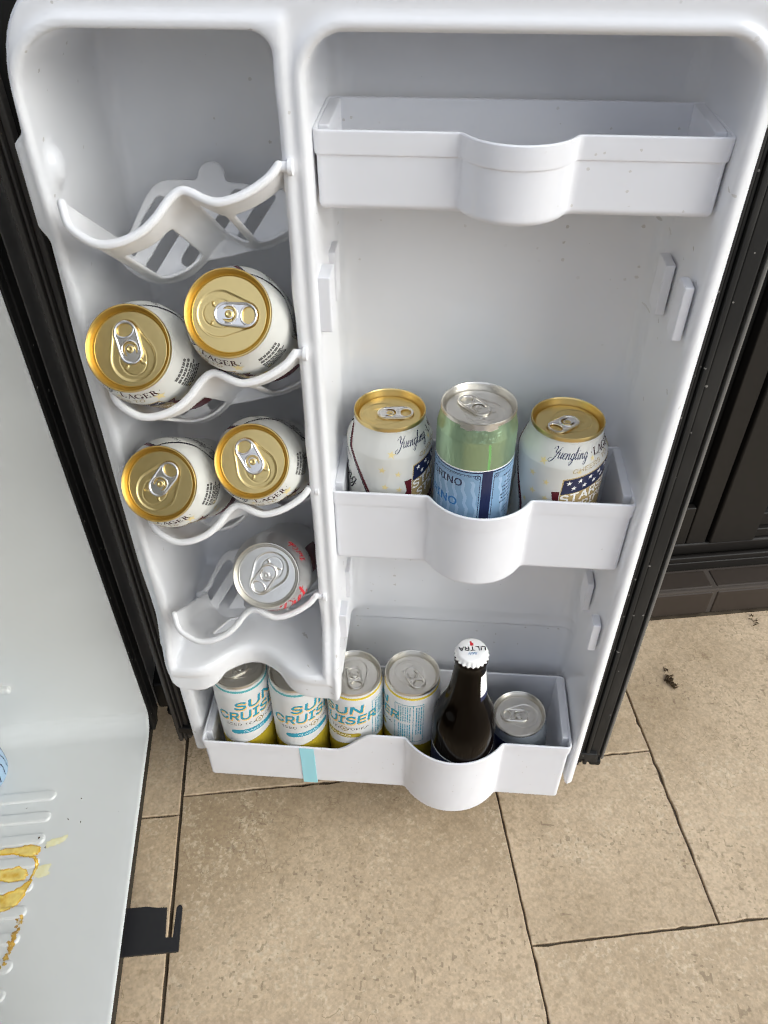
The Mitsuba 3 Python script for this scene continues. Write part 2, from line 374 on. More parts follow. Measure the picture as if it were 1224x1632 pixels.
# front frame: ridges and the metal strip that the door gasket closes on
obj('front_strip', rbox((UF-.004, V1+.0435, .058), (UF-.0012, V1+.0900, .81), .001), 'm_steel', cab, tw=HTW, label='grey metal strip along the hinge side of the cabinet')
obj('front_ridge', rbox((UF-.004, V1+.0060, .058), (UF+.0008, V1+.0180, .81), .0015), 'm_gasket', cab, tw=HTW)
obj('front_ridge', rbox((UF-.004, V1+.0215, .058), (UF+.0002, V1+.0385, .81), .0015), 'm_gasket', cab, tw=HTW)
obj('hinge_plate', rbox((UF-.002, V1+.045, .046), (UF+.034, V1+.085, .092), .003), 'm_black', cab, tw=HTW)
sc = lathe([(.0001, .0012), (.0018, .0012), (.0022, .0006), (.0030, .0006), (.0034, .0014), (.0040, .0014), (.0044, .0)], 24)
S = np.eye(4); S[:3, 0] = [0, 1, 0]; S[:3, 1] = [0, 0, 1]; S[:3, 2] = [1, 0, 0]; S[:3, 3] = [UF-.0012, V1+.0800, .579]
obj('screw', sc, 'm_greyedge', cab, smooth=30, tw=TW(HT@S))
for i in range(10):
    v = .4595-.02375*i
    ln = sbox(-.58, v-.00001, -.3085-.0008*i, v+.00001).buffer(.0056, quad_segs=8)
    st = [np.c_[np.array(shapely.geometry.polygon.orient(ln.buffer(-o, quad_segs=8)).exterior.coords)[:-1]] for o in (0,)]
    base = st[0]; cen = np.clip(base, [-.58, v], [-.3085-.0008*i, v])
    rg = [np.c_[cen+(base-cen)*sc_, np.full(len(base), z)] for sc_, z in ((1.12, Z0+.0005), (1.0, Z0+.0018), (.88, Z0+.0025), (.70, Z0+.0028), (.3, Z0+.0029))]
    obj('rib', loft(rg), 'm_cabliner', cab, smooth=60, tw=HTW)
obj('shelf_guide', rbox((-.55, V1-.007, .165), (-.343, V1+.004, .1735), .003), 'm_cabliner', cab, tw=HTW)
# feet
for u, v in ((-.25, .13), (-.25, .60), (-.63, .13), (-.63, .60)):
    obj('foot', lathe([(.0001, .052), (.018, .052), (.018, .012), (.022, .010), (.022, .0), (.0001, 0)], 20), 'm_black', cab, tw=TW(HT@np.array([[1, 0, 0, u], [0, 1, 0, v], [0, 0, 1, 0], [0, 0, 0, 1.]])))
hk = Polygon([(-.235, .3005), (-.1660, .2995), (-.1655, .3400), (-.1668, .3422), (-.1690, .3422), (-.1710, .3400), (-.1722, .3125), (-.1796, .3132), (-.1806, .3412), (-.190, .3418), (-.200, .3438), (-.235, .3445)])
obj('bracket', man(Manifold.extrude(CrossSection([np.array(shapely.geometry.polygon.orient(hk).exterior.coords)[:-1].tolist()]), .003).translate([0, 0, .0575])), 'm_bracket', cab, smooth=False, tw=HTW, label='black flat steel bracket with an open slot at the cabinet foot')
# spilled juice on the cabinet floor
def blob(pts, thick, m, name, label=None):
    c = catmull(pts, 6, True); c = c+rng.normal(0, .0004, c.shape)+.0011*(meshkit.noise(np.c_[c*420, np.zeros(len(c))])-.5)[:, None]
    poly = Polygon(c).buffer(0)
    if poly.geom_type != 'Polygon': poly = max(poly.geoms, key=lambda q: q.area)
    tv, tf = trimesh.creation.triangulate_polygon(poly, engine='earcut')
    tv, tf = trimesh.remesh.subdivide_to_size(np.c_[tv, np.zeros(len(tv))], tf, .0011 if m == 'm_juice' else .003)
    d = shapely.distance(poly.exterior, shapely.points(tv[:, :2]))
    e = np.clip(d/.0022, 0, 1)
    z = Z0+.0013+thick*np.sqrt(1-(1-e)**2)
    for i in range(10):   # lie over the ribs
        v = .4595-.02375*i
        dd = np.hypot(np.maximum(tv[:, 0]+.3085+.0008*i, 0), tv[:, 1]-v)
        z = np.maximum(z, Z0+.0014+.0020*np.clip((.0066-dd)/.0025, 0, 1))
    mesh = trimesh.Trimesh(np.c_[tv[:, :2], z], tf, process=False)
    if m != 'm_juice': return obj(name, mesh, m, sp, smooth=True, tw=HTW, label=label)
    nz = meshkit.fbm(np.c_[tv[:, :2]*170, np.zeros(len(tv))+pts[0][1]*50], 4, 3)
    t = np.clip(.15+1.5*(nz-.35)+.8*np.exp(-(d/.0009)**2), 0, 1)[:, None]
    col = np.array([.80, .66, .22])*(1-t)+np.array([.56, .31, .01])*t
    return put(name, mikit.ply(mesh, m, smooth=True, color=col), sp, HTW, label)
sp = thing('juice_spill', 'sticky yellow juice spilled and drying on the white fridge floor', 'spill')
blob([(-.45, .4065), (-.36, .4045), (-.33, .4055), (-.313, .4060), (-.3065, .4025), (-.3075, .396), (-.315, .3935), (-.325, .3955), (-.34, .3985), (-.45, .399)], .0012, 'm_juice', 'puddle')
blob([(-.45, .383), (-.36, .382), (-.33, .3835), (-.3165, .382), (-.3135, .377), (-.3165, .371), (-.325, .3695), (-.34, .3715), (-.36, .369), (-.45, .371)], .0011, 'm_juice', 'puddle')
blob([(-.45, .3555), (-.37, .3565), (-.34, .3585), (-.322, .361), (-.311, .369), (-.3085, .3715), (-.308, .368), (-.312, .356), (-.318, .346), (-.33, .341), (-.36, .3395), (-.45, .341)], .0009, 'm_juice', 'puddle')
blob([(-.2985, .4095), (-.289, .4110), (-.283, .4135), (-.282, .4100), (-.286, .4055), (-.292, .4035), (-.3, .4010), (-.302, .4055)], .0003, 'm_juicefilm', 'film')
blob([(-.305, .383), (-.2975, .3845), (-.292, .3845), (-.2945, .3795), (-.292, .3745), (-.3, .372), (-.306, .3725), (-.308, .378)], .0003, 'm_juicefilm', 'film')
blob([(-.312, .394), (-.3075, .391), (-.305, .384), (-.3085, .372), (-.311, .371), (-.308, .383), (-.311, .390), (-.315, .3925)], .0004, 'm_juice', 'puddle')
for i in range(46):
    t = rng.random(); cu = -.3085-.0.__class__(0)+(-.002-.012*t**2)+rng.normal(0, .0012); cv = .337-.052*t+rng.normal(0, .001)
    a = rng.uniform(0, 2*np.pi, 1)[0]; L = rng.uniform(.0008, .0026)
    pts = [(cu+L*math.cos(a+q)*(1 if q % 2 else .5)*rng.uniform(.5, 1.2), cv+L*math.sin(a+q)*rng.uniform(.5, 1.2)) for q in np.arange(6)*2*np.pi/6]
    blob(pts, .0004, 'm_dryjuice', 'crumb')
for cu, cv in ((-.275, .452), (-.285, .43), (-.272, .425), (-.31, .412), (-.302, .402), (-.33, .447)):
    L = rng.uniform(.0005, .0012)
    blob([(cu+L*math.cos(q)*rng.uniform(.6, 1.3), cv+L*math.sin(q)*rng.uniform(.6, 1.3)) for q in np.arange(6)*2*np.pi/6], .0004, 'm_debris', 'crumb')

# door (door frame = world axes): black shell, gasket, white liner with two compartments
door = fr+'__door'
YG = .503
ring = Manifold.cube([.490, .055, .755]).translate([-.283, YG+.004, .052]) - Manifold.cube([.405, .0555, .722]).translate([-.242, YG-.004, .072])
skin = Manifold.cube([.4905, .021, .756]).translate([-.2832, YG+.060, .0518])
obj('shell', man(ring), 'm_black', door, smooth=False)
obj('outer_skin', rbox((-.2848, YG+.0005, .0495), (-.2818, YG+.082, .812), .001), 'm_black', door)
obj('outer_skin', rbox((.2075, YG-.001, .0535), (.2105, YG+.082, .812), .0012), 'm_greyedge', door, label='grey outer edge of the door skin')
obj('outer_skin', man(skin), 'm_black', door, smooth=False)
def gasket(x0, x1, z0, z1, horiz=False):
    ms = []
    if not horiz:
        w = x1-x0
        for a, b, y in ((0, .34, -.0085), (.36, .46, -.0050), (.48, .62, -.0075), (.64, 1, -.0040)):
            ms.append(rbox((x0+a*w, YG+y, z0), (x0+b*w, YG+.0042, z1), .0015))
    else:
        w = z1-z0
        for a, b, y in ((0, .34, -.0040), (.36, .46, -.0050), (.48, 1, -.0085)):
            ms.append(rbox((x0, YG+y, z0+a*w), (x1, YG+.0042, z0+b*w), .0015))
    return cat(ms)
obj('gasket', gasket(.172, .2035, .050, .800), 'm_gasket', door)
obj('gasket', gasket(-.2815, -.2675, .046, .800), 'm_gasket_hinge', door)
obj('gasket', gasket(-.280, .200, .052, .074, True), 'm_gasket', door)
obj('hinge_pin', rbox((-.300, .520, .058), (-.283, .548, .070), .003), 'm_gap', door)
obj('foot_cap', rbox((.196, .50, .043), (.2085, .52, .0525), .002), 'm_gap', door)

def xleft(Z):
    return np.interp(Z, [.0, .232, .246, .30, .40, .60, .672, .680, .727, .733, .757, .80], [-.2425, -.2425, -.2350, -.2372, -.2400, -.2380, -.2350, -.2400, -.2396, -.2330, -.2315, -.2290])
YL = .440
def liner(P):
    X, Y, Z = [np.asarray(c, np.float32) for c in P]
    xl, xr = xleft(Z), .1625+.10*np.maximum(Y-YL, 0)
    # outer block: box in x/z with rounded upper-left corner and rounded front edges
    dx = np.maximum(xl-X, X-xr)
    dz = np.maximum(.098-Z-.25*np.maximum(Y-.45, 0), Z-.806)
    out = smax(dx, dz, .034*(1)) if False else None
    cx = np.maximum((xl+.038)-X, 0); cz = np.maximum(Z-(.806-.045), 0)
    corner = np.sqrt(cx**2*1.0+(cz*.038/.045)**2)-.038
    cx2 = np.maximum(X-(xr-.03), 0); cz2 = np.maximum(Z-(.806-.03), 0)
    corner2 = np.sqrt(cx2**2+cz2**2)-.03
    prof = smax(np.maximum(np.maximum(dx, dz), np.maximum(corner, corner2)), np.float32(-1.0)+0*X, .001)
    e1 = np.maximum(np.maximum(np.maximum(-.0738-X, X-.152), Z-.783), np.sqrt(np.maximum(np.maximum((-.0738+.022)-X, X-(.152-.022)), 0)**2+np.maximum(Z-(.783-.022), 0)**2)-.022)
    e2 = np.maximum(np.maximum(np.maximum(-.2255-X, X+.0895), Z-.783), np.maximum(np.sqrt(np.maximum((-.2255+.034)-X, 0)**2+np.maximum(Z-(.783-.034), 0)**2)-.034, .275-Z))
    e = np.clip((np.minimum(e1, e2)-.0035)/.006, 0, 1)
    foot = np.clip((.340-Z)/.065, 0, 1)*np.clip((-.060-X)/.012, 0, 1); yl = YL-.0150*foot*foot*(3-2*foot)
    body = smax(prof, yl+.0028*e*e*(3-2*e)-Y, .005)
    body = np.maximum(body, Y-.566)
    # right compartment (open at the bottom)
    back = np.where(Z < .2375, .5395, .5355).astype(np.float32)
    tp = .5355
    r1x = np.maximum(-.0738-.02*(Y-YL)-X, X-(.1520-.03*(Y-YL)))
    r1z = Z-(.7830-.06*(Y-YL))
    ux = np.maximum(np.maximum((-.0738+.022)-X, X-(.152-.022)), 0); uz = np.maximum(Z-(.7830-.022), 0)
    rc = np.sqrt(ux**2+uz**2)-.022
    r1 = np.maximum(np.maximum(r1x, r1z), rc)
    r1 = smax(r1, Y-back, .018)
    # the lower part runs on to the left under the can dispenser
    hl = np.sin(np.pi*np.clip((X+.218)/.122, 0, 1))**2
    lim = .2570-.0150*(1-hl)*np.clip((.4415-Y)/.006, 0, 1)*(X < -.060)
    r2 = smax(np.maximum(np.maximum(-.2290-X, X-.152), Z-lim), Y-back, .014)
    # left compartment with the can racks
    wav = .0012*np.sin(Z*46)+.0010*np.sin(Z*113+1)
    l1x = np.maximum(-.2255-wav*.6-.002*np.cos(Z*27)-X, X-(-.0895-.01*(Y-YL)+wav*.5))
    lc = np.maximum(np.sqrt(np.maximum((-.2255+.034)-X, 0)**2+np.maximum(Z-(.783-.034), 0)**2)-.034,
                    np.sqrt(np.maximum(X+.0895+.012, 0)**2+np.maximum(Z-(.783-.012), 0)**2)-.012)
    arch = np.clip((X+.218)/.122, 0, 1)
    hump = np.sin(np.pi*arch)**2
    zf = .2800+.10*(Y-.425)+.002*hump
    l1 = np.maximum(np.maximum(l1x, np.maximum(Z-.783, lc)), zf-Z)
    l1 = smax(l1, Y-.553, .012)
    d = smax(body, -r1, .006)
    d = smax(d, -r2, .006)
    d = smax(d, -l1, .0045)
    # scalloped front of the dispenser floor
    yf = YL-.021+.033*hump
    scal = np.maximum(np.maximum(Y-yf, Z-.305), np.maximum(-.2185-X, X+.0955))
    d = smax(d, -scal, .010)
    # front of the lower left leg stands a little back
    leg = np.maximum(np.maximum(Y-.455, Z-lim+.0015), X+.075)
    d = smax(d, -leg, .004)
    # rounded tips of the two feet
    tip = np.maximum(np.sqrt(np.maximum(xl+.020-X, 0)**2+np.maximum(.2415+.020-Z, 0)**2)-.020,
                     np.sqrt(np.maximum(X+.0728+.011, 0)**2+np.maximum(.2415+.011-Z, 0)**2)-.011)
    tip = np.where((Y < .447) & (Z < .30) & (Z > .225) & (X < -.066), tip, -1.0)
    d = smax(d, tip, .004)
    # thumb bump on the left wall
    bump = np.sqrt(((X+.2255)/.006)**2+((Y-.457)/.009)**2+((Z-.712)/.012)**2)
    d = smin(d, (bump-1)*.006, .002)
    return d
obj('liner', nets(liner, (-.252, .4125, .060), (.178, .572, .812), .0022), 'm_liner', door, smooth=True)
for x0, x1, z0, z1, y0, y1 in ((-.0748, -.0665, .6175, .6545, .444, .464), (.1440, .1500, .6175, .6530, .448, .464), (-.0756, -.0695, .6145, .6490, .492, .512), (.1425, .1490, .6120, .6470, .492, .512),
                               (-.0756, -.0672, .3160, .3460, .444, .462), (.1430, .1500, .3130, .3460, .448, .462), (-.0756, -.0700, .3160, .3500, .492, .512), (.1430, .1490, .3160, .3500, .492, .512)):
    obj('bin_tab', rbox((x0, y0, z0), (x1, y1, z1), .0011), 'm_bin', door)

# ------------------------------------------------------------------ door bins
def dbin(x0, x1, yf, yb, z0, rim, bx0, bx1, bd, label, rail=True, ridge=.0135):
    key = thing('door_bin', label, 'door bin', 'white door bins')
    bc, bw = (bx0+bx1)/2, (bx1-bx0)/2
    R = (bw*bw+bd*bd)/(2*bd)
    arc = [(bc+R*math.sin(t), yf-(bd-R)-R*math.cos(t)) for t in np.linspace(-math.asin(bw/R), math.asin(bw/R), 40)]
    base = Polygon([(x0, yb), (x0, yf)]+arc+[(x1, yf), (x1, yb)]).buffer(0)
    base = base.buffer(.004).buffer(-.008).buffer(.004)
    co = shapely.geometry.polygon.orient(base)
    L = co.exterior.length; n = 560
    P = np.array([co.exterior.interpolate(L*i/n).coords[0] for i in range(n)])
    t = np.roll(P, -3, 0)-np.roll(P, 3, 0); t /= np.linalg.norm(t, axis=1, keepdims=True); N = np.c_[t[:, 1], -t[:, 0]]
    zr = np.array([rim(x, y) for x, y in P])
    levels = []
    r = .0045
    for a in np.linspace(0, 90, 6): levels.append((-(r-r*math.sin(math.radians(a)))-.0012, z0+r-r*math.cos(math.radians(a)), 0))
    levels += [(-.0010, -ridge-.0010, 1), (-.0008, -ridge, 1), (.0002, -ridge+.0008, 1), (.0004, -ridge+.002, 1), (.0008, -.0016, 1), (.0007, -.0006, 1), (.0001, 0, 1), (-.0008, 0, 1), (-.0014, -.0005, 1), (-.0015, -.0015, 1), (-.0018, -ridge, 1)]
    for a in np.linspace(0, 90, 5): levels.append((-.0028-.003*(1-math.cos(math.radians(a))), z0+.0052-.003*math.sin(math.radians(a)), 0))
    rings = []
    for off, z, rel in levels:
        zz = zr+z if rel else np.full(n, z)
        rings.append(np.c_[P+N*off, zz])
    m = loft(rings)
    c = len(m.vertices); bot = trimesh.Trimesh(np.vstack([rings[0], rings[0].mean(0)]), [[(i+1) % n, i, n] for i in range(n)], process=False)
    k = obj('tray', cat([m, bot]), 'm_bin', key, smooth=35)
    if rail:
        for s, xe in ((1, x0), (-1, x1)):
            a, b = (xe+s*.0012, xe+s*.0080)
            zz = rim(xe, yb)
            obj('rail', rbox((min(a, b), yf+.0115, z0+.012), (max(a, b), yb-.0015, zz-.0004), .0012), 'm_bin', key)
    return key
dbin(-.0733, .1512, .4520, .5190, .6915, lambda x, y: .7355, .0075, .0700, .0205, 'empty white door bin at the top with a curved bulge in its front')
dbin(-.0748, .1518, .4500, .5215, .4085, lambda x, y: .4810, -.0020, .0750, .0235, 'white door bin in the middle holding three cans')
def rimb(x, y):
    t = np.clip((x+.086)/.040, 0, 1); t = t*t*(3-2*t)
    return .1450+.030*t if y < .50 else .1450+.030*t
db = dbin(-.2245, .1500, .4370, .5230, .0770, rimb, -.0140, .0830, .0255, 'long white door bin at the bottom with a stepped rim and blue tape')
obj('tape', cat([rbox((-.1225, .43570, .1310), (-.1075, .43610, .1446), .0002), rbox((-.1225, .43700, .0795), (-.1075, .43755, .1312), .0002), rbox((-.1225, .4372, .0758), (-.1075, .460, .0766), .0003), rbox((-.1225, .4371, .0762), (-.1075, .4383, .0800), .0003)]), 'm_tape', db, label='strip of pale blue shipping tape down the bin front')

# ------------------------------------------------------------------ can racks
AX = math.radians(36.8)
NX = np.array([0, -math.cos(AX), math.sin(AX)]); BX = np.array([0, math.sin(AX), math.cos(AX)])
path = catmull(np.array([(-83, -42), (-79.2, -53.2), (-72.3, -59.3), (-61.9, -63.6), (-50.4, -62.4), (-38.8, -57.0), (-30.1, -49.0), (-23.2, -39.4), (-17, -34.2), (-11.2, -34.6), (-3.5, -38.0), (4, -39.6), (13.4, -37.4), (23.2, -32.5), (32, -25.8), (36.9, -19.4)])*.001, 6)
def make_rack():
    h = .0010
    lo, hi = np.array([-.097, -.076, .020]), np.array([.046, .022, .131])
    ax = [np.arange(lo[i], hi[i]+h, h, dtype=np.float32) for i in range(2)]
    A, B = np.meshgrid(*ax, indexing='ij')
    pts = shapely.points(np.c_[A.ravel(), B.ravel()])
    line = LineString(path)
    d2 = shapely.distance(line, pts).reshape(A.shape); tt = shapely.line_locate_point(line, pts).reshape(A.shape)
    P = np.c_[A.ravel(), B.ravel()]
    tl = Point(-.060, -.0285).buffer(.037); tr = Point(.001, -.0065).buffer(.0355)
    up = Polygon(catmull([(-.090, -.048), (-.083, -.034), (-.076, -.018), (-.069, -.005), (-.060, .0015), (-.040, .0025), (-.018, .0020), (.010, -.001), (.034, -.008), (.034, -.03), (-.03, -.05)], 4, True)).buffer(0)
    tabp = LineString([(-.0275, -.02), (-.0275, .0055)]).buffer(.0092)
    plate = unary_union([tl.intersection(sbox(-.2, -.1, .2, -.040)), tr.intersection(sbox(-.2, -.1, .2, -.01)), up, tabp])
    plate = plate.buffer(.003).buffer(-.006).buffer(.003)
    slots = []
    dirv = np.array([.52, .854])
    for c, rad in ((np.array([-.062, -.030]), .029), (np.array([-.002, -.012]), .026)):
        for o in (-.027, -.009, .009, .027):
            q = c+np.array([dirv[1], -dirv[0]])*o; hl = math.sqrt(max(rad*rad-o*o, 0))-.004
            if hl > .003: slots.append(LineString([q-dirv*hl, q+dirv*(hl*.62)]).buffer(.0042))
    plate = plate.difference(unary_union(slots).intersection(plate.buffer(-.0045)).buffer(-.0012).buffer(.0012))
    dp = shapely.distance(plate.boundary, pts); dp = np.where(shapely.contains(plate, pts), -dp, dp).reshape(A.shape)
    # windows in the two cradles, in (distance along the rim, depth)
    tot = line.length
    def near(a, b): return line.project(Point(a*.001, b*.001))
    wins = [(near(-56, -63.2), near(-29.5, -48)), (near(-13, -34.2), near(2, -39.5)), (near(8, -39), near(34.5, -23.5))]
    def fn(Q):
        S = Q[2]
        d = d2[..., None]; t = tt[..., None]
        cr = np.maximum(d-.00115, np.abs(S-.0765)-.0485)
        for t0, t1 in wins:
            tc, tw = (t0+t1)/2, (t1-t0)/2
            rr = .004
            qa = np.abs(t-tc)-(tw-rr); qb = np.abs(S-.0820)-(.0320-rr)
            wd = np.sqrt(np.maximum(qa, 0)**2+np.maximum(qb, 0)**2)+np.minimum(np.maximum(qa, qb), 0)-rr
            cr = smax(cr, -wd, .0016)
        bead = np.sqrt(d**2+(S-.0285)**2)-.0026
        pl = smax(dp[..., None]+0*S, np.abs(S-.1250)-.0013, .001)
        return smin(smin(cr, bead, .0018), pl, .002)
    return nets(fn, lo, hi, h)
rack = make_rack()
rv = rack.vertices.copy(); rack.vertices = np.c_[rv[:, 0], rv[:, 1], -rv[:, 2]]; rack.faces = rack.faces[:, ::-1]
rack_ply = mikit.ply(rack, 'm_rack', smooth=True)
peg = lathe([(.0001, .0), (.0030, .0), (.0030, .006), (.0045, .0065), (.0045, .009), (.0001, .009)], 16)
peg_ply = mikit.ply(peg, 'm_rack', smooth=30)
def frame(O, rot=0.0):
    m = np.eye(4); m[:3, 0] = [1, 0, 0]; m[:3, 1] = BX; m[:3, 2] = NX; m[:3, 3] = O
    if rot:
        r = np.eye(4); c, s = math.cos(rot), math.sin(rot); r[:2, :2] = [[c, -s], [s, c]]; m = m@r
    return m
OR = [np.array([-.1273, .4256, .6388+.115]), np.array([-.1273, .4256, .6388]), np.array([-.1275, .4313, .5209]), np.array([-.1285, .4291, .4066])]
for O, lab in zip(OR, ('empty white plastic can rack, topmost of four', 'white plastic can rack below the empty one, cradling two gold topped cans', 'white plastic can rack third from the top, cradling two gold topped cans', 'white can rack at the bottom, left cradle empty, silver can in the right')):
    k = thing('can_rack', lab, 'can rack', 'can racks in the left compartment')
    put('cradle', rack_ply, k, TW(frame(O)))
    pm = np.eye(4); pm[:3, 0] = [0, 1, 0]; pm[:3, 1] = [0, 0, 1]; pm[:3, 2] = [1, 0, 0]
    F0 = frame(O); q = (F0@np.array([.0369, -.0195, -.0300, 1]))[:3]; pm[:3, 3] = [-.0918, q[1], q[2]]
    put('peg', peg_ply, k, TW(pm))

# ------------------------------------------------------------------ cans
def can_profile(H, R):
    """outside of a can from the base up to below the seam: (r, z)"""
    p = [(.0005, .010), (.012, .0085), (.019, .004), (.0225, .0006), (.0238, 0.), (.0250, .0006), (.0270, .004), (R-.0012, .0105), (R-.0003, .0125), (R, .015)]
    zs = H-.0245 if R > .031 else H-.0165
    p += [(R, z) for z in np.linspace(.02, zs, 14)]
    nk = [(R-.0003, zs+.0015), (R-.0012, zs+.004), (R-.0026, zs+.0073), (R-.0042, zs+.0109), (R-.0056, zs+.0143), (R-.0066, zs+.0174)] if R > .031 else [(R-.0003, zs+.0015), (R-.0010, zs+.0045), (R-.0019, zs+.0085)]
    top = .0258
    k = nk[-1][0]
    nk += [(k*.6+top*.4, nk[-1][1]*.6+(H-.0035)*.4), (top, H-.0035)]
    p += nk
    return p
class Can:
    def __init__(s, H, R):
        s.H, s.R = H, R; s.prof = can_profile(H, R); s.body = lathe(s.prof, 128)
        q = np.array(s.prof[6:]); l = np.r_[0, np.cumsum(np.hypot(*np.diff(q, axis=0).T))]
        s.l = l+(.004); s.q = q           # arc length that starts near the base
        t = np.gradient(q, axis=0); t /= np.linalg.norm(t, axis=1, keepdims=True); s.nr = np.c_[t[:, 1], -t[:, 0]]
    def wrap(s, V, off=.00018):
        """(u, h) in metres (u round the can, h up its wall) to points on it"""
        u, h = V[:, 0], V[:, 1]; th = u/s.R-np.pi/2
        r = np.interp(h, s.l, s.q[:, 0])+off*np.interp(h, s.l, s.nr[:, 0]); z = np.interp(h, s.l, s.q[:, 1])+off*np.interp(h, s.l, s.nr[:, 1])
        return np.c_[r*np.cos(th), r*np.sin(th), z]
    def decal(s, shape, off=.00018, edge=.0022):
        V, Fc = flat(shape)
        V, Fc = trimesh.remesh.subdivide_to_size(np.c_[V, np.zeros(len(V))], Fc, edge)
        return trimesh.Trimesh(s.wrap(V[:, :2], off), Fc, process=False)
def flat(shape):
    if isinstance(shape, tuple): return shape
    vs, fs, k = [], [], 0
    for g_ in getattr(shape, 'geoms', [shape]):
        if g_.is_empty or g_.area < 1e-10: continue
        v, f = trimesh.creation.triangulate_polygon(shapely.geometry.polygon.orient(g_), engine='earcut'); vs.append(v); fs.append(f+k); k += len(v)
    return np.vstack(vs), np.vstack(fs)
TC = {}
def text(s, h, bold=True, sx=1.0):
    """flat lettering, centred on the origin, as (vertices, faces)"""
    if (s, bold) not in TC:
        m = meshkit.text_mesh(s, 1.0, .01, bold); v = np.array(m.vertices); f = np.array(m.faces)
        top = (v[f][:, :, 2] > .009).all(1); f = f[top]; idx, inv = np.unique(f, return_inverse=True)
        TC[(s, bold)] = (v[idx][:, :2], inv.reshape(-1, 3))
    v, f = TC[(s, bold)]; v = v*h*np.array([sx, 1]); c = (v.min(0)+v.max(0))/2
    return v-[c[0], h/2], f
def mv(t, dx=0, dy=0, shear=0.0, rot=0.0, slope=0.0):
    v, f = t; v = v.copy(); v[:, 0] += shear*v[:, 1]; v[:, 1] += slope*v[:, 0]
    c, s = math.cos(rot), math.sin(rot); v = v@np.array([[c, s], [-s, c]])
    return v+[dx, dy], f
def merge(ts):
    vs, fs, k = [], [], 0
    for t in ts:
        v, f = flat(t); vs.append(v); fs.append(f+k); k += len(v)
    return np.vstack(vs), np.vstack(fs)
def star(x, y, r, rot=0.0):
    return Polygon([(x+(r if i % 2 == 0 else r*.40)*math.sin(i*math.pi/5+rot), y+(r if i % 2 == 0 else r*.40)*math.cos(i*math.pi/5+rot)) for i in range(10)])
GL = {  # pen strokes of script letters: (advance, [strokes])
 'Y': (1.35, [[(-.25, 1.45), (-.05, 1.85), (.30, 2.05), (.52, 1.75), (.45, 1.25), (.55, .95), (.85, .95), (1.15, 1.4), (1.5, 2.05)], [(1.3, 1.7), (.95, .7), (.65, -.35), (.25, -.85), (-.15, -.75), (-.2, -.4), (.2, -.1)]]),
 'u': (.98, [[(-.05, .8), (.1, 1.0), (.08, .35), (.22, .0), (.5, .2), (.68, 1.0), (.66, .25), (.8, .0), (.98, .25)]]),
 'e': (.80, [[(-.02, .25), (.3, .5), (.5, .8), (.35, 1.02), (.12, .75), (.12, .25), (.32, .0), (.6, .1), (.8, .35)]]),
 'n': (1.0, [[(-.02, .3), (.08, .95), (.05, .0), (.2, .6), (.45, 1.0), (.58, .8), (.55, .2), (.7, .0), (1.0, .3)]]),
 'g': (.92, [[(.6, .85), (.35, 1.02), (.08, .7), (.1, .15), (.35, .0), (.6, .4), (.66, .95), (.58, -.3), (.3, -.95), (-.02, -.75), (.2, -.3), (.92, .3)]]),
 'l': (.62, [[(-.02, .25), (.3, 1.2), (.42, 1.95), (.22, 2.0), (.12, 1.2), (.14, .2), (.3, .0), (.62, .3)]]),
 'i': (.55, [[(-.02, .3), (.12, .95), (.1, .2), (.25, .0), (.55, .3)], [(.2, 1.45), (.24, 1.5)]]),
 'D': (1.5, [[(.55, 1.9), (.45, 1.0), (.3, .1), (.0, .05), (.3, .25), (.8, .0), (1.3, .5), (1.35, 1.3), (.9, 1.95), (.1, 1.8), (-.15, 1.3)]]),
 't': (.62, [[(-.02, .3), (.25, 1.2), (.3, 1.8), (.15, .6), (.2, .05), (.62, .3)], [(-.05, 1.2), (.6, 1.35)]]),
 'C': (1.3, [[(1.1, 1.5), (1.0, 1.95), (.5, 1.85), (.1, 1.2), (.1, .4), (.45, .0), (.9, .15), (1.3, .5)]]),
 'o': (.85, [[(.4, 1.0), (.1, .75), (.1, .2), (.35, .0), (.6, .3), (.55, .85), (.4, 1.0), (.6, .85), (.85, .9)]]),
 'k': (.85, [[(-.02, .3), (.3, 1.3), (.35, 1.95), (.2, 1.8), (.1, .0), (.2, .55), (.5, .95), (.5, .6), (.25, .55), (.55, .05), (.85, .3)]]),
 ' ': (.55, []),
 'M': (1.7, [[(-.1, .1), (.2, .3), (.5, 1.9), (.6, .4), (1.1, 1.9), (1.2, .2), (1.4, .0), (1.7, .3)]]),
 'c': (.75, [[(.5, .85), (.3, 1.02), (.08, .6), (.15, .1), (.4, .0), (.75, .35)]]),
 'h': (.95, [[(-.02, .3), (.3, 1.3), (.35, 1.95), (.2, 1.8), (.08, .0), (.2, .6), (.45, 1.0), (.55, .8), (.52, .2), (.68, .0), (.95, .3)]]),
 'b': (.9, [[(-.02, .3), (.3, 1.3), (.32, 1.95), (.15, 1.6), (.1, .2), (.3, .0), (.58, .3), (.5, .8), (.3, .85), (.9, .9)]])}
def script(s, xh, pen=.16, slant=.32, sx=.85):
    x, parts = 0.0, []
    for ch in s:
        adv, st = GL[ch]
        for q in st:
            c = catmull(np.array(q)+[x, 0], 6) if len(q) > 2 else np.array(q)+[x, 0]
            segs = []
            for a, b in zip(c[:-1], c[1:]):
                d = b-a; w = pen*(.55+.65*max(0, -d[1])/(np.hypot(*d)+1e-9))     # thicker on the down strokes
                segs.append(LineString([a, b]).buffer(w/2, quad_segs=3))
            parts.append(unary_union(segs))
        x += adv
    g_ = affinity.affine_transform(unary_union(parts).simplify(.012), [sx, slant, 0, 1, 0, 0])
    g_ = affinity.scale(g_, xh, xh, origin=(0, 0)); b = g_.bounds
    return affinity.translate(g_, -(b[0]+b[2])/2, -xh/2)
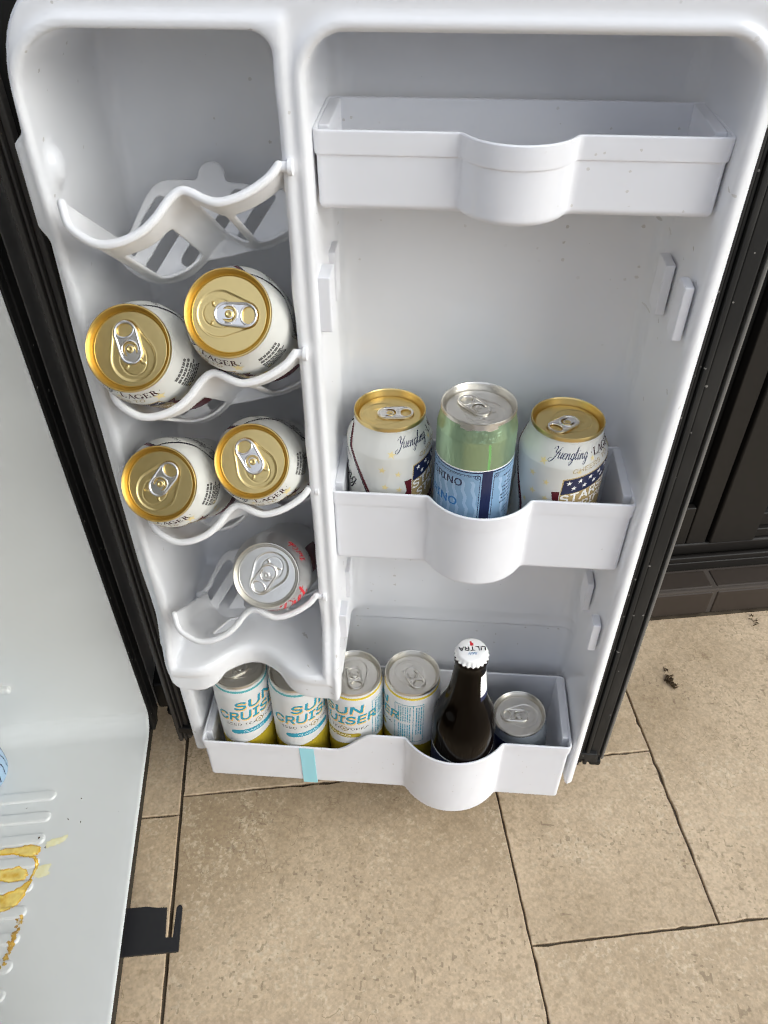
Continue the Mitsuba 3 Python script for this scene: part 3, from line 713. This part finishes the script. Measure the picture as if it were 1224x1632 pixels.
def serif(s, h):
    """roman capitals with serifs from thick and thin strokes"""
    th, tn, sf = .17, .06, .055
    def bar(x0, y0, x1, y1, w): return LineString([(x0, y0), (x1, y1)]).buffer(w/2, cap_style=2)
    def srf(x, y, w=.34): return sbox(x-w/2, y, x+w/2, y+sf)
    G = {'L': (.72, [bar(.2, 0, .2, 1, th), srf(.2, 0), srf(.2, 1-sf), sbox(.1, 0, .66, sf), Polygon([(.66, 0), (.7, .3), (.64, .3), (.55, sf), (.55, 0)])]),
         'A': (.86, [bar(.14, 0, .45, 1, tn+.02), bar(.45, 1, .76, 0, th), sbox(.25, .32, .62, .32+sf), srf(.13, 0, .26), srf(.74, 0, .3)]),
         'G': (.88, [Point(.45, .5).buffer(.5).difference(affinity.scale(Point(.47, .5).buffer(.42), .78, 1)).difference(sbox(.6, .38, 1, .72)), sbox(.62, .08, .80, .42), sbox(.52, .40, .9, .40+sf)]),
         'E': (.74, [bar(.2, 0, .2, 1, th), sbox(.05, 0, .66, sf), sbox(.05, 1-sf, .64, 1), sbox(.2, .48, .5, .48+sf), sbox(.6, 0, .68, .26), sbox(.58, .76, .65, 1), sbox(.46, .38, .52, .64)]),
         'R': (.86, [bar(.2, 0, .2, 1, th), srf(.2, 0), srf(.2, 1-sf), affinity.scale(Point(.34, .75).buffer(.25), 1.1, 1).difference(affinity.scale(Point(.32, .75).buffer(.19), .85, 1)).difference(sbox(-.2, .4, .2, 1.1)), bar(.42, .52, .74, .0, th), srf(.74, 0, .26)]),
         '*': (.40, [Point(.2, .5).buffer(.07)])}
    x, parts = 0, []
    for ch in s:
        a, ps = G[ch]; parts.append(affinity.translate(unary_union(ps), x, 0)); x += a+.06
    g_ = affinity.scale(unary_union(parts), h, h, origin=(0, 0)); b = g_.bounds
    return affinity.translate(g_, -(b[0]+b[2])/2, -h/2)

# lids: seam, countersink and an embossed panel (one mesh per lid kind), pull tab, rivet
def lid_mesh(H):
    prof = [(.0256, H-.0040), (.0268, H-.0034), (.0270, H-.0020), (.02695, H-.0007), (.0267, H-.0001), (.0263, H), (.0259, H-.0004), (.0257, H-.0012), (.0254, H-.0030), (.0247, H-.0056), (.0244, H-.0066), (.0240, H-.0071), (.0236, H-.0067), (.0233, H-.0057), (.0230, H-.0053), (.0226, H-.0052)]
    rim = lathe(prof, 128)
    rs = np.r_[np.linspace(.0226, .0004, 66)]; seg = 180
    th = np.arange(seg)*2*np.pi/seg
    Rr, Th = np.meshgrid(rs, th, indexing='ij'); X, Y = Rr*np.cos(Th), Rr*np.sin(Th)
    # +x is the side of the finger ring
    tear = unary_union([Point(.0100, 0).buffer(.0084), Point(-.0058, 0).buffer(.0142)]).convex_hull
    pt = shapely.points(np.c_[X.ravel(), Y.ravel()]); d = shapely.distance(tear.exterior, pt); d = np.where(shapely.contains(tear, pt), -d, d).reshape(X.shape)
    z = np.full(X.shape, H-.0052)
    z += -.00055*(1/(1+np.exp(np.clip(d/.00035, -40, 40)))) + .00028*np.exp(-(d/.0007)**2)
    mouth = unary_union([Point(-.0085, 0).buffer(.0078), Point(-.0062, .0).buffer(.0085)]).convex_hull
    dm = shapely.distance(mouth.exterior, pt).reshape(X.shape)
    z += -.00022*np.exp(-(dm/.00035)**2)
    for yy in (.0055, -.0055):
        ln = LineString(catmull([(-.0078, yy*.75), (-.0098, yy*.9), (-.0104, yy*1.15)], 5)); dl = shapely.distance(ln, pt).reshape(X.shape)
        z += .00045*np.exp(-(dl/.0006)**2)
    ln = LineString([(-.0082, -.0042), (-.0074, 0), (-.0082, .0042)]); z += -.0003*np.exp(-(shapely.distance(ln, pt).reshape(X.shape)/.0008)**2)
    z += .00006*(meshkit.fbm(np.stack([X*300, Y*300, 0*X], -1), 3)-.5)
    z = np.where(Rr > .0221, H-.0052, z)
    v = np.stack([X, Y, z], -1).reshape(-1, 3)
    i, j = np.meshgrid(np.arange(len(rs)-1), np.arange(seg), indexing='ij')
    q = np.stack([i*seg+j, i*seg+(j+1) % seg, (i+1)*seg+(j+1) % seg, (i+1)*seg+j], -1).reshape(-1, 4)
    f = np.vstack([q[:, [0, 1, 2]], q[:, [0, 2, 3]], np.c_[(len(rs)-1)*seg+np.arange(seg), (len(rs)-1)*seg+(np.arange(seg)+1) % seg, np.full(seg, len(v))]])
    panel = trimesh.Trimesh(np.vstack([v, [0, 0, v[-1, 2]]]), f, process=False)
    return cat([rim, panel])
def emboss_text(H):
    return None
def tab_mesh():
    outer = LineString([(-.0022, 0), (.0105, 0)]).buffer(.0074, quad_segs=16)
    outer = unary_union([outer, Point(.0095, 0).buffer(.0077), Point(-.0020, 0).buffer(.0068)]).convex_hull
    ringhole = affinity.scale(Point(0, 0).buffer(1, quad_segs=20), .0040, .0052); ringhole = affinity.translate(ringhole, .0120, 0)
    dhole = affinity.scale(Point(0, 0).buffer(1, quad_segs=20), .0049, .0050)
    tongue = LineString([(-.0049, 0), (.0, 0)]).buffer(.0024)
    dcut = dhole.difference(Point(.0, 0).buffer(.0030)).difference(sbox(-.006, -.0030, -.0005, .0030))
    web = outer.difference(ringhole).difference(dcut)
    ms = []
    for g_ in getattr(web, 'geoms', [web]): ms.append(trimesh.creation.extrude_polygon(g_, .0006, engine='earcut'))
    for ln, r in ((outer.buffer(-.0009), .00098), (ringhole.buffer(.0006), .00072)):
        c = np.array(ln.exterior.coords)[:-1]; L = LineString(np.vstack([c, c[:1]])); n = 72
        p = np.array([L.interpolate(i/n, normalized=True).coords[0] for i in range(n)])
        ms.append(tube(np.c_[p, np.full(n, .0004)], r, 8, True))
    a = np.linspace(-2.0, 2.0, 26)
    ms.append(tube(np.c_[.0052*np.cos(a), .0053*np.sin(a), np.full(26, .0005)], .0006, 7))
    return cat(ms)
tab_ply_m = tab_mesh()
rivet_m = lathe([(.0034, .0), (.0031, .0004), (.0024, .0006), (.0021, .0009), (.0014, .0010), (.0010, .0007), (.0001, .00065)], 28)
LP = {}
def lid_parts(H):
    if H not in LP: LP[H] = lid_mesh(H)
    return LP[H]
plycache = {}
def cply(key, make, m, smooth):
    if key not in plycache: plycache[key] = mikit.ply(make(), m, smooth=smooth)
    return plycache[key]
def build_can(name, label, cat_, group, M4, spec, lid_rot):
    """M4: base frame of the can (z along its axis) already turned so that its print faces right; lid_rot: direction of the finger ring against the world-facing frame"""
    base, rot = M4
    k = thing(name, label, cat_, group)
    r = np.eye(4); c, s = math.cos(rot), math.sin(rot); r[:2, :2] = [[c, -s], [s, c]]
    body = TW(base@r)
    put('body', cply((spec['id'], 'body'), lambda: spec['can'].body, spec['m'], 50), k, body)
    for nm, msh, m, lab in spec['prints']:
        put(nm, cply((spec['id'], nm, m, id(msh)), lambda: msh, m, True), k, body, label=lab, kind='stuff' if nm in ('star_print', 'small_print', 'pattern') else None)
    H = spec['can'].H
    r2 = np.eye(4); c, s = math.cos(lid_rot), math.sin(lid_rot); r2[:2, :2] = [[c, -s], [s, c]]
    lt = base@r2
    lk = put('lid', cply((H, spec['lid'], 'lid'), lambda: lid_parts(H), spec['lid'], 50), k, TW(lt))
    up = np.eye(4); up[2, 3] = H-.0050
    tilt = np.eye(4); a = math.radians(-1.5); tilt[0, 0] = tilt[2, 2] = math.cos(a); tilt[0, 2] = math.sin(a); tilt[2, 0] = -math.sin(a)
    put('pull_tab', cply('tab', lambda: tab_ply_m, 'm_tab' if spec['lid'] == 'm_gold' else 'm_alu', 35) if spec['lid'] == 'm_gold' else cply('tab2', lambda: tab_ply_m, 'm_alu', 35), lk, TW(lt@up@tilt))
    put('rivet', cply(('rivet', spec['lid']), lambda: rivet_m, spec['lid'], 40), lk, TW(lt@up))
    return k

# --- white lager can with stars, script, badge
mm = .001
C12 = Can(.1222, .0330)
def lager_prints():
    P = []
    c = C12
    stars = []
    for (x, y, r) in ((49, 106, 4.6), (52, 90, 2.6), (-19, 104, 3.6), (-26, 90, 3.2), (-14, 86, 2.8), (-24, 74, 3.2), (-13, 71, 2.8), (-22, 60, 3.0), (9, 98, 2.4), (60, 74, 3), (56, 58, 3), (-30, 62, 2.6), (66, 88, 2.8), (-13, 54, 3), (20, 107, 2.6)):
        stars.append(star(x*mm, y*mm, r*mm, .15))
    P.append(('star_print', c.decal(merge(stars)), 'm_i_star', None))
    yg = script('Yuengling', 4.3*mm, .18)
    yg = mv(flat(yg), 0, 110.5*mm)
    P.append(('script_lettering', c.decal(yg), 'm_i_navy', None))
    lg = flat(serif('*LAGER*', 6.2*mm)); lg = mv((lg[0]*[1.08, 1], lg[1]), 36*mm, 111.5*mm)
    P.append(('lettering', c.decal(lg), 'm_i_wine', None))
    sl = .22
    ch = mv(text('CHEERS TO', 3.6*mm, False, 1.25), 21*mm, 102.3*mm, slope=sl)
    def slant(poly): return affinity.affine_transform(poly, [1, 0, sl, 1, 0, -sl*22*mm])
    def up(poly): return affinity.translate(poly, 0, 3.5*mm)
    border = up(slant(Polygon([(-2*mm, 93*mm), (46*mm, 93*mm), (47*mm, 60*mm), (44*mm, 44*mm), (22*mm, 36*mm), (0, 44*mm), (-3*mm, 60*mm)])))
    P.append(('badge', c.decal(border, .00012), 'm_i_goldink', None))
    P.append(('lettering', c.decal(ch), 'm_i_goldink', None))
    navy = up(slant(Polygon([(-1*mm, 92*mm), (45*mm, 92*mm), (46*mm, 78.5*mm), (-2*mm, 78.5*mm)])))
    P.append(('badge', c.decal(navy, .00019), 'm_i_navy', None))
    ws = []
    for i, yy in enumerate((88.5, 83)):
        for x in np.arange(3+i*4, 45, 8.2): ws.append(up(slant(star(x*mm, yy*mm, 2.3*mm))))
    P.append(('star_print', c.decal(merge(ws), .00026), 'm_i_white', None))
    t1 = mv(text('STARS&', 7.4*mm, True, 1.12), 20*mm, 77*mm, slope=sl)
    t2 = mv(text('STRIPES', 7.4*mm, True, 1.05), 24*mm, 67.5*mm, slope=sl)
    P.append(('lettering', c.decal(merge([t1, t2]), .00026), 'm_i_white', None))
    rb = [Polygon([(-9*mm, 75*mm), (-3*mm, 76*mm), (-3*mm, 57*mm), (-10*mm, 58*mm), (-7*mm, 66*mm)]), Polygon([(47*mm, 86*mm), (53*mm, 87*mm), (50*mm, 78*mm), (53*mm, 69*mm), (47*mm, 68*mm)]), slant(Polygon([(8*mm, 50*mm), (36*mm, 50*mm), (34*mm, 42*mm), (22*mm, 38*mm), (10*mm, 42*mm)]))]
    P.append(('ribbon', c.decal(merge([up(q) for q in rb]), .00022), 'm_i_maroon', None))
    P.append(('band', c.decal(sbox(-30*mm, 12*mm, 86*mm, 36*mm), .0001, .003), 'm_i_maroon', None))
    # the curved line round the back panel
    cv = catmull(np.array([(-66, 115), (-60, 108), (-54, 98), (-46, 84), (-39, 70), (-34, 58), (-32, 46), (-33, 34)])*mm, 6)
    ln = LineString(cv)
    P.append(('stripe', c.decal(ln.buffer(.0011, cap_style=2), .00018), 'm_i_maroon', None))
    cv2 = LineString(cv-[.0021, 0]); cv3 = LineString(catmull(np.array([(-70, 116), (-76, 112), (-86, 106), (-98, 98), (-108, 87), (-114, 72), (-117, 52), (-118, 36)])*mm, 6))
    P.append(('stripe', c.decal(cv2.buffer(.00055, cap_style=2), .00018), 'm_i_ink', None))
    P.append(('stripe', c.decal(cv3.buffer(.0009, cap_style=2), .00018), 'm_i_ink', None))
    sc2 = mv(flat(script('Yuengling', 7.6*mm, .17)), -78*mm, 73*mm, rot=-.16)
    tl = [mv(text('TRADITIONAL', 2.6*mm, False, 1.4), -70*mm, 97*mm, rot=-.5), mv(text('AMERICA OLDEST BREWERY', 2.0*mm, False, 1.1), -78*mm, 58*mm, rot=-.16)]
    P.append(('script_lettering', c.decal(sc2), 'm_i_ink', None))
    rows = []
    rr = np.random.default_rng(4)
    for i in range(7):
        x = 64.0
        while x < 80:
            w = rr.uniform(1.0, 3.4); rows.append(sbox(x*mm, (106-3.6*i)*mm, (x+w)*mm, (106-3.6*i+2.3)*mm)); x += w+.5
    for i in range(26): rows.append(sbox((90+i*.62)*mm, 60*mm, (90+i*.62+(.2 if i % 3 else .38))*mm, 84*mm))
    P.append(('small_print', c.decal(merge(rows+tl)), 'm_i_greyink', None))
    return P
LAG = {'id': 'lager', 'can': C12, 'm': 'm_canwhite', 'lid': 'm_gold', 'prints': lager_prints()}
D = math.radians
def tilted(O, H=.1222): return frame(np.array(O)-NX*H)
def standing(x, y, z):
    m = np.eye(4); m[:3, 3] = [x, y, z]; return m
G1, G2 = 'gold topped lager cans', 'gold topped lager cans'
lagers = [
 ((tilted([-.1895, .4145, .6187]), D(-57)), D(108), 'white lager can with gold lid, left can of the rack below the empty one'),
 ((tilted([-.1273, .4256, .6388]), D(-79)), D(-2), 'white lager can with gold lid, right can of the rack below the empty one'),
 ((tilted([-.1906, .4123, .5123]), D(-49)), D(55), 'white lager can with gold lid, left can of the third rack from the top'),
 ((tilted([-.1275, .4313, .5209]), D(-37)), D(122), 'white lager can with gold lid right above the silver cola can'),
 ((standing(-.0334, .4908, .5307-.1222), D(39)), D(4), 'gold topped lager can standing in the middle bin left of the green can'),
 ((standing(.0981, .4880, .5307-.1222), D(0)), D(222), 'gold topped lager can standing in the middle bin right of the green can')]
for m4, lr, lab in lagers: build_can('lager_can', lab, 'can', G1, m4, LAG, lr)

# --- silver cola can in the lowest rack
def cola_prints():
    c = C12; P = []
    d1 = mv(flat(script('Diet', 8.6*mm, .25, .35, .95)), 3*mm, 103*mm)
    d2 = mv(flat(script('Coke', 10*mm, .30, .35, .95)), 6*mm, 84*mm)
    s2 = mv(flat(script('Diet Coke', 2.9*mm, .28, .35, .95)), 54*mm, 108*mm)
    bars = [sbox(-24*mm, 100*mm, -13*mm, 102.5*mm), Polygon([(30*mm, 93*mm), (52*mm, 96*mm), (52*mm, 50*mm), (30*mm, 50*mm)])]
    big = mv(flat(script('Coke', 24*mm, .24, .35, .95)), 10*mm, 50*mm)
    for q in (d1, s2): P.append(('script_lettering', c.decal(q), 'm_i_red', None))
    P.append(('band', c.decal(bars[0]), 'm_i_red', None)); P.append(('band', c.decal(bars[1]), 'm_i_maroon', None))
    return P
COLA = {'id': 'cola', 'can': C12, 'm': 'm_cansilver', 'lid': 'm_alu', 'prints': cola_prints()}
A4 = math.radians(39.8)
build_can('cola_can', 'silver cola can with red script lying in the bottom can rack', 'can', None, (tilted([-.1285, .4291, .4066]), D(38)), COLA, D(237))

# --- sparkling fruit drink can: green shoulder over a pale blue label
C33 = Can(.1450, .0290)
def spark_prints():
    c = C33; P = []
    R = 29.0
    top, bot = 105.5, 30.0
    full = math.pi*R
    P.append(('label', c.decal(sbox(-full*mm+1e-6, bot*mm, full*mm-1e-6, top*mm), .00010, .0025), 'm_i_palelabel', None))
    P.append(('border', c.decal(merge([sbox(-full*mm, top*mm, full*mm, (top+.9)*mm)]), .00016), 'm_i_white', None))
    P.append(('border', c.decal(merge([sbox(-full*mm, (top-1.6)*mm, full*mm, (top-.6)*mm), sbox(-full*mm, bot*mm, full*mm, (bot+1)*mm)]), .00016), 'm_i_navy', None))
    st = []
    for i in range(-13, 26):          # zigzag strips woven through the label
        x0 = i*7.2
        if 3 < x0 < 15: continue
        st.append(LineString([((x0-3+k*.9+(1.6 if k % 2 else 0))*mm, (top-6-k*6)*mm) for k in range(12)][::-1]).buffer(.0012, cap_style=2, join_style=2))
    P.append(('pattern', c.decal(unary_union(st).intersection(sbox(-full*mm, (bot+3)*mm, full*mm, (top-9)*mm)), .00014), 'm_i_paler', None))
    P.append(('stripe', c.decal(sbox(5.2*mm, bot*mm, 13.0*mm, top*mm), .0002), 'm_i_navy', None))
    fr_ = []
    for x0, x1 in ((-48, 4.2), (14.2, 58)):
        q = sbox(x0*mm, (bot+2.5)*mm, x1*mm, (top-3.5)*mm).buffer(-.002).buffer(.002); fr_.append(q.difference(q.buffer(-.0005)))
        for cx in ((x1-2.2, x0+2.2)):
            for cy in (top-5.2, bot+5.2):
                o = Point(cx*mm, cy*mm).buffer(.0022); fr_.append(o.difference(o.buffer(-.0006))); fr_.append(Point(cx*mm, cy*mm).buffer(.0007))
    P.append(('border', c.decal(merge(fr_), .0002), 'm_i_navy', None))
    P.append(('lettering', c.decal(merge([mv(text('SANPELLEGRINO', 6.2*mm, True, 1.05), -46*mm, 94*mm), mv(text('DAL 1899 SAN PELLEGRINO, ITALY', 1.7*mm, False, 1.2), -24*mm, 101*mm)]), .0002), 'm_i_navy', None))
    P.append(('lettering', c.decal(merge([mv(text('POMPELMORINO'[6:], 7*mm, True, 1.1), -34*mm, 75*mm)]), .0002), 'm_i_midblue', None))
    rows = []; rr = np.random.default_rng(9)
    for i in range(15):
        w = rr.uniform(7, 17); rows.append(sbox((38-w)*mm, (96-3.6*i)*mm, 38*mm, (97.4-3.6*i)*mm))
    cut = unary_union([sbox(x*mm, 0, (x+.5)*mm, .2) for x in np.arange(18, 40, 2.3)])
    P.append(('small_print', c.decal(unary_union(rows).difference(cut), .0002), 'm_i_navy', None))
    P.append(('seam', c.decal(LineString([(8.5*mm, 128*mm), (9.3*mm, 118*mm), (9*mm, top*mm)]).buffer(.0009), .0001), 'm_i_palegreen', None))
    return P
SPK = {'id': 'spark', 'can': C33, 'm': 'm_cangreen', 'lid': 'm_alu', 'prints': spark_prints()}
sk = build_can('fruit_drink_can', 'green topped can with a pale blue label standing between two gold topped cans', 'can', None, (standing(.0310, .4695, .5529-.1450), D(0)), SPK, D(135))
# torn foil hanging at the front of its rim
fo = [np.c_[np.array([(.0273+.0006*math.sin(7*a)+.0010*k/5)*np.array([math.cos(a), math.sin(a)]) for a in np.linspace(D(-118), D(-62), 40)]), [.1450-.0002-.0046*k/5*(1+.18*math.sin(a*9)+.07*math.sin(a*23)) for a in np.linspace(D(-118), D(-62), 40)]] for k in range(6)]
fv = np.vstack(fo); ff = []
for k in range(5):
    for i in range(39): ff += [[k*40+i, k*40+i+1, (k+1)*40+i+1], [k*40+i, (k+1)*40+i+1, (k+1)*40+i]]
obj('foil', trimesh.Trimesh(fv, ff, process=False), 'm_alu', sk, smooth=True, tw=TW(standing(.0310, .4695, .5529-.1450)), label='torn silver foil at the front of the rim')

# --- slim white iced tea cans in the bottom bin
CSL = Can(.1560, .0286)
def sun_prints(ring):
    c = CSL; P = []
    hmax = c.l[-1]
    P.append(('neck_ring', c.decal(sbox(-89.8*mm, hmax-6.2*mm, 89.8*mm, hmax-3.6*mm), .00012, .003), 'm_i_'+ring, None))
    sl = .17
    for off, m, dx, dy in ((.00014, 'm_i_amber', .6, -1.9), (.0002, 'm_i_teal', 0, 0)):
        t = merge([mv(text('SUN', 11.5*mm, True, 1.35), (5+dx)*mm, (130.5+dy)*mm, shear=.12, slope=sl), mv(text('CRUISER', 12.5*mm, True, 1.05), (2+dx)*mm, (113.5+dy)*mm, shear=.12, slope=sl)])
        P.append(('lettering', c.decal(t, off), m, None))
    P.append(('small_print', c.decal(merge([mv(text('ICED TEA', 3.4*mm, False, 1.5), -13*mm, 96.5*mm, slope=sl*.6), mv(text('VODKA', 3.4*mm, False, 1.5), 20*mm, 101*mm, slope=sl*.6)]), .00018), 'm_i_greyink', None))
    o = Point(6*mm, 99*mm).buffer(.0042); P.append(('emblem', c.decal(merge([o.difference(o.buffer(-.0009)), star(6*mm, 99*mm, 2.4*mm)]), .00018), 'm_i_goldink', None))
    pill = LineString([(-22*mm, 82*mm), (20*mm, 90*mm)]).buffer(.0033)
    P.append(('pill', c.decal(pill, .00016), 'm_i_teal' if ring == 'tealring' else 'm_i_mustard', None))
    P.append(('lettering', c.decal(mv(text('CLASSIC' if ring == 'tealring' else 'LEMONADE', 2.8*mm, False, 1.35), -1*mm, 86*mm, slope=.19), .00022), 'm_i_white', None))
    xs = np.linspace(-89.8, 89.8, 60); wave = [(x*mm, (69+7*math.sin(x/89.8*math.pi*1.0+.15)+3*math.sin(x/89.8*math.pi*2))*mm) for x in xs]
    P.append(('base_band', c.decal(Polygon([(-89.8*mm, 16*mm), (89.8*mm, 16*mm)]+wave[::-1]), .0001, .0035), 'm_i_mustard', None))
    # nutrition panel
    rows = []; rr = np.random.default_rng(5); X0 = 36
    q = sbox(X0*mm, 78*mm, (X0+30)*mm, 140*mm); rows.append(q.difference(q.buffer(-.0006)))
    rows.append(sbox((X0+19)*mm, 78*mm, (X0+19.6)*mm, 140*mm))
    for x, y0, y1 in [(X0+4+i*2.3, 112, 137) for i in range(6)]+[(X0+4+i*2.3, 82, 108) for i in range(6)]+[(X0+22+i*2.4, 90, 137) for i in range(3)]:
        y = y0
        while y < y1:
            w = rr.uniform(2, 6); rows.append(sbox(x*mm, y*mm, (x+1.0)*mm, min(y+w, y1)*mm)); y += w+.7
    P.append(('small_print', c.decal(unary_union(rows), .00018), 'm_i_teal', None))
    return P
SUNA = {'id': 'suna', 'can': CSL, 'm': 'm_sunwhite', 'lid': 'm_alu', 'prints': sun_prints('tealring')}
SUNB = {'id': 'sunb', 'can': CSL, 'm': 'm_sunwhite', 'lid': 'm_alu', 'prints': sun_prints('yellowring')}
for x, y, spec, rot, lr, lab in ((-.1815, .4690, SUNA, 30, 215, 'slim white iced tea can with a teal neck ring, leftmost in the bottom bin'), (-.1243, .4690, SUNA, 28, 300, 'slim white iced tea can with teal neck ring, half hidden, second from left'),
                                 (-.0667, .4693, SUNB, -30, 285, 'slim white iced tea can with a yellow neck ring and blue lettering in front'), (-.0096, .4735, SUNB, -105, 303, 'slim white can with yellow neck ring and fine print panel beside the bottle')):
    build_can('iced_tea_can', lab, 'can', 'slim iced tea cans in the bottom bin', (standing(x, y, .2338-.1560), D(rot)), spec, D(lr))

# --- grey can at the right end of the bottom bin
CMN = Can(.0985, .0288)
GRY = {'id': 'grey', 'can': CMN, 'm': 'm_canslate', 'lid': 'm_alu', 'prints': [('band', CMN.decal(sbox(-34*mm, 30*mm, 6*mm, 84*mm), .00012, .003), 'm_i_navy', None)]}
tl_ = np.eye(4); a_ = D(-5); tl_[:3, :3] = [[math.cos(a_), 0, math.sin(a_)], [0, 1, 0], [-math.sin(a_), 0, math.cos(a_)]]
build_can('soda_can', 'dull grey can with a silver lid at the right end of the bottom bin', 'can', None, (standing(.1085, .4720, .0800)@tl_, D(-30)), GRY, D(178))

# --- brown bottle
bk = thing('beer_bottle', 'dark brown beer bottle with a white crown cap in the bottom bin', 'bottle')
BT = standing(.0432, .4455, .0795)
bp = [(.0001, .004), (.020, .003), (.0285, .0006), (.0303, .003), (.0306, .006)]+[(.0306, z) for z in np.linspace(.012, .118, 10)]+[(.0303, .124), (.0292, .132), (.0268, .141), (.0236, .150), (.0208, .158), (.0186, .167), (.0172, .176), (.0160, .186), (.0149, .198), (.0141, .208), (.0137, .214), (.0150, .2155), (.0152, .219), (.0146, .221), (.0131, .2215), (.0131, .2255), (.0001, .2262)]
obj('glass', lathe(bp, 96), 'm_bottle', bk, smooth=50, tw=TW(BT))
class Surf(Can):
    def __init__(s, prof, R):
        s.R = R; q = np.array(prof[4:-4]); s.q = q; s.l = np.r_[0, np.cumsum(np.hypot(*np.diff(q, axis=0).T))]+.006
        t = np.gradient(q, axis=0); t /= np.linalg.norm(t, axis=1, keepdims=True); s.nr = np.c_[t[:, 1], -t[:, 0]]
BS = Surf(bp, .0306)
obj('neck_label', BS.decal(sbox(22*mm, 178*mm, 60*mm, 206*mm), .0002), 'm_i_white', bk, smooth=True, tw=TW(BT), label='white neck label edged with blue')
obj('neck_label', BS.decal(sbox(22*mm, 172*mm, 60*mm, 178*mm), .0002), 'm_i_navy', bk, smooth=True, tw=TW(BT))
obj('label', BS.decal(sbox(-70*mm, 30*mm, 70*mm, 89*mm), .0002, .003), 'm_i_navy', bk, smooth=True, tw=TW(BT), label='dark blue body label with a white top edge')
obj('label_edge', BS.decal(sbox(-70*mm, 89*mm, 70*mm, 90.6*mm), .0002, .003), 'm_i_white', bk, smooth=True, tw=TW(BT))
nc = 21*8; thc = np.arange(nc)*2*np.pi/nc
crng = []
for r, z, fl_ in ((.0001, .2298, 0), (.008, .2298, 0), (.0118, .2293, 0), (.0131, .2284, 0), (.0137, .2272, .05), (.0141, .2255, .35), (.0147, .2235, .8), (.0152, .2222, 1.0), (.0150, .2218, 1.0)):
    rr_ = r+.0008*fl_*np.cos(21*thc); crng.append(np.c_[rr_*np.cos(thc), rr_*np.sin(thc), np.full(nc, z)])
obj('cap', loft(crng[::-1], cap_last=True), 'm_cap', bk, smooth=50, tw=TW(BT), label='white crown cap with dark lettering and a red mark')
def flatprint(t, z):
    v, f = flat(t); return trimesh.Trimesh(np.c_[v, np.full(len(v), z)], f, process=False)
cr_ = D(187)
ul = text('ULTRA', 4.2*mm, True, 1.15); v_ = ul[0].copy(); ang = v_[:, 0]/(9.5*mm); rad = 6.2*mm+v_[:, 1]
ul = (np.c_[np.sin(ang)*rad*1.0, np.cos(ang)*rad], ul[1])
def capx(t): return mv(flat(t), 0, 0, rot=0)
RC = np.eye(4); RC[:2, :2] = [[math.cos(cr_), -math.sin(cr_)], [math.sin(cr_), math.cos(cr_)]]
ul2 = mv(text('ULTRA', 4.6*mm, True, 1.2), 0, -.2*mm)
obj('cap_lettering', flatprint(ul2, .22998), 'm_i_ink', bk, smooth=False, tw=TW(BT@RC))
obj('cap_lettering', flatprint(mv(flat(script('Michelob', 1.35*mm, .24)), 0, 4.6*mm), .22998), 'm_i_midblue', bk, smooth=False, tw=TW(BT@RC))
obj('cap_mark', flatprint(Polygon([(-1.6*mm, -3.6*mm), (1.2*mm, -3.6*mm), (1.2*mm, -8.4*mm), (-.4*mm, -8.4*mm), (-.4*mm, -6.4*mm), (-1.6*mm, -6.4*mm)]), .22998), 'm_i_red', bk, smooth=False, tw=TW(BT@RC))

# --- pale blue can inside the cabinet
BLU = {'id': 'blue', 'can': C12, 'm': 'm_canblue', 'lid': 'm_alu', 'prints': [('pattern', C12.decal(merge([LineString(catmull(np.array([(x, 18), (x+2, 30), (x-1, 44), (x+1, 58)])*mm, 6)).buffer(.0006) for x in range(-90, 100, 9)])), 'm_i_navy', None)]}
p_ = E1*(-.3865)+E2*.482
build_can('blue_can', 'pale blue can standing inside the fridge at the left edge', 'can', None, (standing(p_[0], p_[1], .0886), D(0)), BLU, 0)

# ------------------------------------------------------------------ dry plant litter on the tiles
for (cu, cv, n, sc_, lab) in ((.441, .589, 30, .85, 'dark dry clump of plant litter on the tile in front of the threshold'), (.598, .676, 12, .6, 'small dry wisp of plant litter close to the threshold')):
    ms = []
    for i in range(n):
        a = rng.uniform(0, 2*np.pi); L = rng.uniform(.004, .013)*sc_
        base = np.array([cu+rng.normal(0, .003)*sc_, cv+rng.normal(0, .009)*sc_, .0015+abs(rng.normal(0, .002))])
        p = np.cumsum(np.vstack([base, np.c_[np.cos(a+rng.normal(0, .6, 4)), np.sin(a+rng.normal(0, .6, 4)), rng.normal(0, .35, 4)]*L/4]), 0); p[:, 2] = np.maximum(p[:, 2], .0006)
        ms.append(tube(p, np.array([.0007, .0012, .0011, .0007, .0002])*sc_, 5))
    k = thing('plant_litter', lab, 'litter')
    tw_ = HTW
    scene[k] = {**mikit.ply(cat(ms), 'm_debris', smooth=True), 'to_world': tw_}
